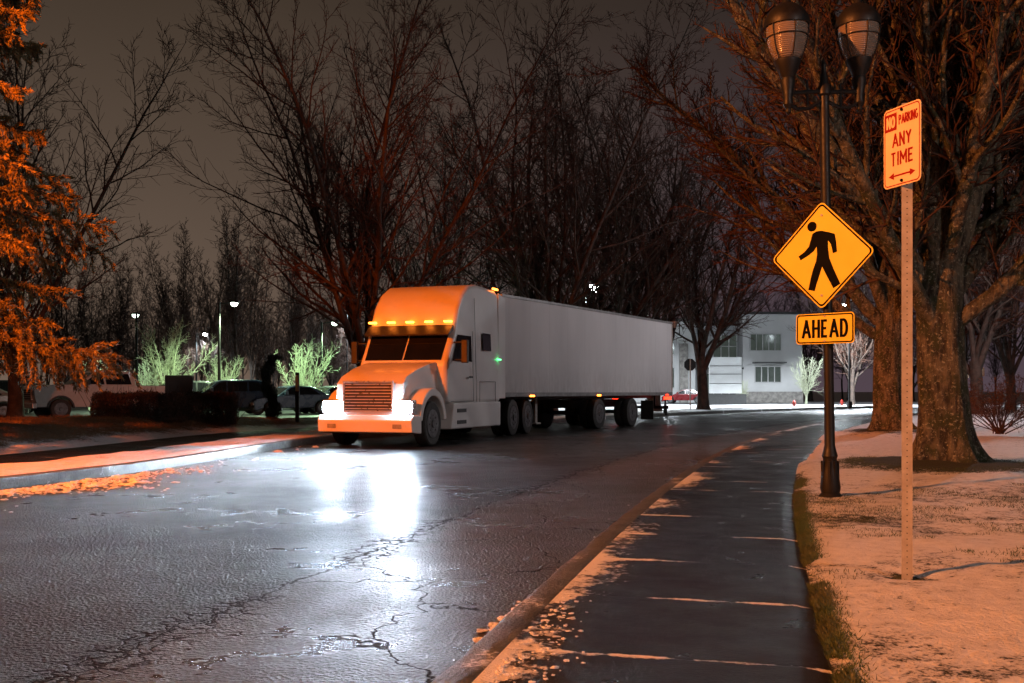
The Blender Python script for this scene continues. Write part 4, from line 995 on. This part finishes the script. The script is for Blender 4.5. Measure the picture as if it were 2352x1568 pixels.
bm = B(); box(bm, (28, -1.08, .6), (6.5, .14, 1.2)); fin(bm, 'stone_base', M['stone'], be)
bm = B(); box(bm, (8.6, 5.9, 8.95), (23, 12.6, .28)); box(bm, (28.0, 5.4, 9.62), (6.8, 13.4, .24)); box(bm, (22.4, .6, 8.5), (5.0, 1, .22)); fin(bm, 'parapet', M['dark_plastic'], be)
def win(x0, x1, z0, z1, y, n, rows=1):
    w = bpy.data.objects.new('window', None); w.location = (0, y, 0); link(w, be)
    bm = B(); box(bm, ((x0 + x1) / 2, -.01, (z0 + z1) / 2), (x1 - x0, .04, z1 - z0)); fin(bm, 'pane', M['winlit'], w)
    bm = B()
    for i in range(n + 1): box(bm, (x0 + (x1 - x0) * i / n, -.05, (z0 + z1) / 2), (.09, .07, z1 - z0 + .1))
    for i in range(rows + 1): box(bm, ((x0 + x1) / 2, -.055, z0 + (z1 - z0) * i / rows), (x1 - x0 + .1, .085, .09))
    fin(bm, 'frame', M['frame'], w)
win(25.6, 28.9, 5.6, 7.4, -1.0, 5); win(26.1, 28.9, 2.2, 3.9, -1.0, 4)
win(22.0, 24.6, 4.9, 7.4, 1.0, 3, 2); win(20.4, 24.6, .3, 3.2, 1.0, 5)
for x in (16.6, 13.5, 10, 7, 3.5, 0.5): win(x - 1, x + 1, 5.2, 7.3, 0, 3); win(x - 1, x + 1, 1.6, 3.8, 0, 3)
bm = B(); box(bm, (27.5, -1.7, 4.3), (3.4, 1.2, .14)); box(bm, (22.4, 0, 3.7), (5, 2.2, .2)); fin(bm, 'canopy', M['dark_plastic'], be)
ms = empty('monument_sign', (18.3, 85, 0), -.1, 'white panelled tenant sign on dark base in snow', 'sign')
bm = B(); box(bm, (0, 0, .5), (3.3, .6, 1.0)); fin(bm, 'base', M['dark_plastic'], ms, bev=.02)
bm = B(); box(bm, (-.1, -.05, 2.6), (2.7, .45, 3.1)); fin(bm, 'panel', pmat('pale_sign_panel', (.5, .51, .51), (.45, .45, .45), 1, .5), ms, bev=.03)
bm = B()
for z in (1.9, 2.7, 3.4): box(bm, (-.1, -.285, z), (2.7, .02, .05))
fin(bm, 'divider', M['dark_plastic'], ms)
st = empty('stop_sign', (11.1, 62, 0), .1, 'octagonal road sign seen from behind', 'sign')
bm = B(); cyl(bm, (0, 0, 0), (0, 0, 3.25), .04, seg=8); fin(bm, 'post', M['galv'], st)
shape('plate', [(.4 * math.cos(pi / 8 + k_ * pi / 4), 2.9 + .4 * math.sin(pi / 8 + k_ * pi / 4)) for k_ in range(8)], .05, M['steel_black'], st, th=.004)
for x, y in ((33, 70), (36.5, 80)):
    st = empty('road_sign', (x, y, 0), .0, 'small road sign on a thin post in snow', 'sign')
    bm = B(); cyl(bm, (0, 0, 0), (0, 0, 2.9), .035, seg=8); fin(bm, 'post', M['galv'], st)
    shape('plate', rrect(.4, .6, .05), -.05, M['sign_tinted'], st, (0, 0, 2.6), th=.004)
bd = empty('notice_board', (-10.1, 30.2, .35), -.1, 'blank pinkish sign board above hedge', 'sign')
bm = B(); box(bm, (0, 0, 1.1), (.86, .08, .56)); fin(bm, 'panel', pmat('dull_board', (.12, .1, .1), (.1, .085, .08), 3, .6), bd, bev=.01)
for s in (-1, 1):
    bm = B(); cyl(bm, (s * .35, 0.06, 0), (s * .35, 0.06, 1.3), .03, seg=8); fin(bm, 'post', M['steel_black'], bd)
bo = empty('marker_post', (-6.9, 32, .15), 0, 'short reflective marker post near the road', 'post')
bm = B(); box(bm, (0, 0, .85), (.12, .1, 1.7)); fin(bm, 'post', M['steel_black'], bo, bev=.01)
bm = B(); box(bm, (0, -.06, 1.35), (.1, .012, .5)); fin(bm, 'reflector', M['sign_tinted'], bo)
M['hyd'] = pmat('red_hydrant_paint', (.4, .03, .02), (.3, .03, .02), 3, .4)
for x, y in ((20.4, 72), (26.5, 80)):
    h = empty('fire_hydrant', (x, y, 0), 0, 'red fire hydrant standing in snow', 'fire hydrant', 'fire hydrants')
    bm = B(); revolve(bm, [(.13, 0), (.13, .06), (.09, .08), (.09, .4), (.12, .42), (.12, .46), (.09, .5), (.05, .58), (.03, .6)], seg=14); cyl(bm, (-.16, 0, .32), (.16, 0, .32), .05, seg=10); fin(bm, 'body', M['hyd'], h)

# ------------------------------------------------------------------ world and camera
w = bpy.data.worlds.new('World'); S.world = w; w.use_nodes = True; nt = w.node_tree
bg = nt.nodes['Background']
tc = N(nt, 'ShaderNodeTexCoord').outputs['Generated']; sp = N(nt, 'ShaderNodeSeparateXYZ'); L(nt, tc, sp.inputs[0])
zf = ramp(nt, sp.outputs[2], 0.0, .36); xf = ramp(nt, sp.outputs[0], -.25, .25)
hor = mixc(nt, xf, (.165, .115, .085), (.09, .062, .078))
top = mixc(nt, xf, (.06, .041, .028), (.032, .022, .019))
c = mixc(nt, zf, hor, top)
cl = noise(nt, tc, 1.6, 4); c2 = mixc(nt, ramp(nt, cl, .3, .7, 0, .2), c, (.02, .015, .013))
c3 = mixc(nt, ramp(nt, sp.outputs[1], -.1, .7), (.012, .009, .008), c2)
L(nt, c3, bg.inputs['Color']); bg.inputs['Strength'].default_value = 1.0
cam = bpy.data.cameras.new('Camera'); co = bpy.data.objects.new('Camera', cam); COL.objects.link(co)
co.location = (0, 0, 1.25); co.rotation_euler = (pi / 2, 0, 0)
cam.lens = 35; cam.sensor_width = 36; cam.shift_y = 114 / 2352; cam.clip_end = 3000; cam.clip_start = .05
S.camera = co
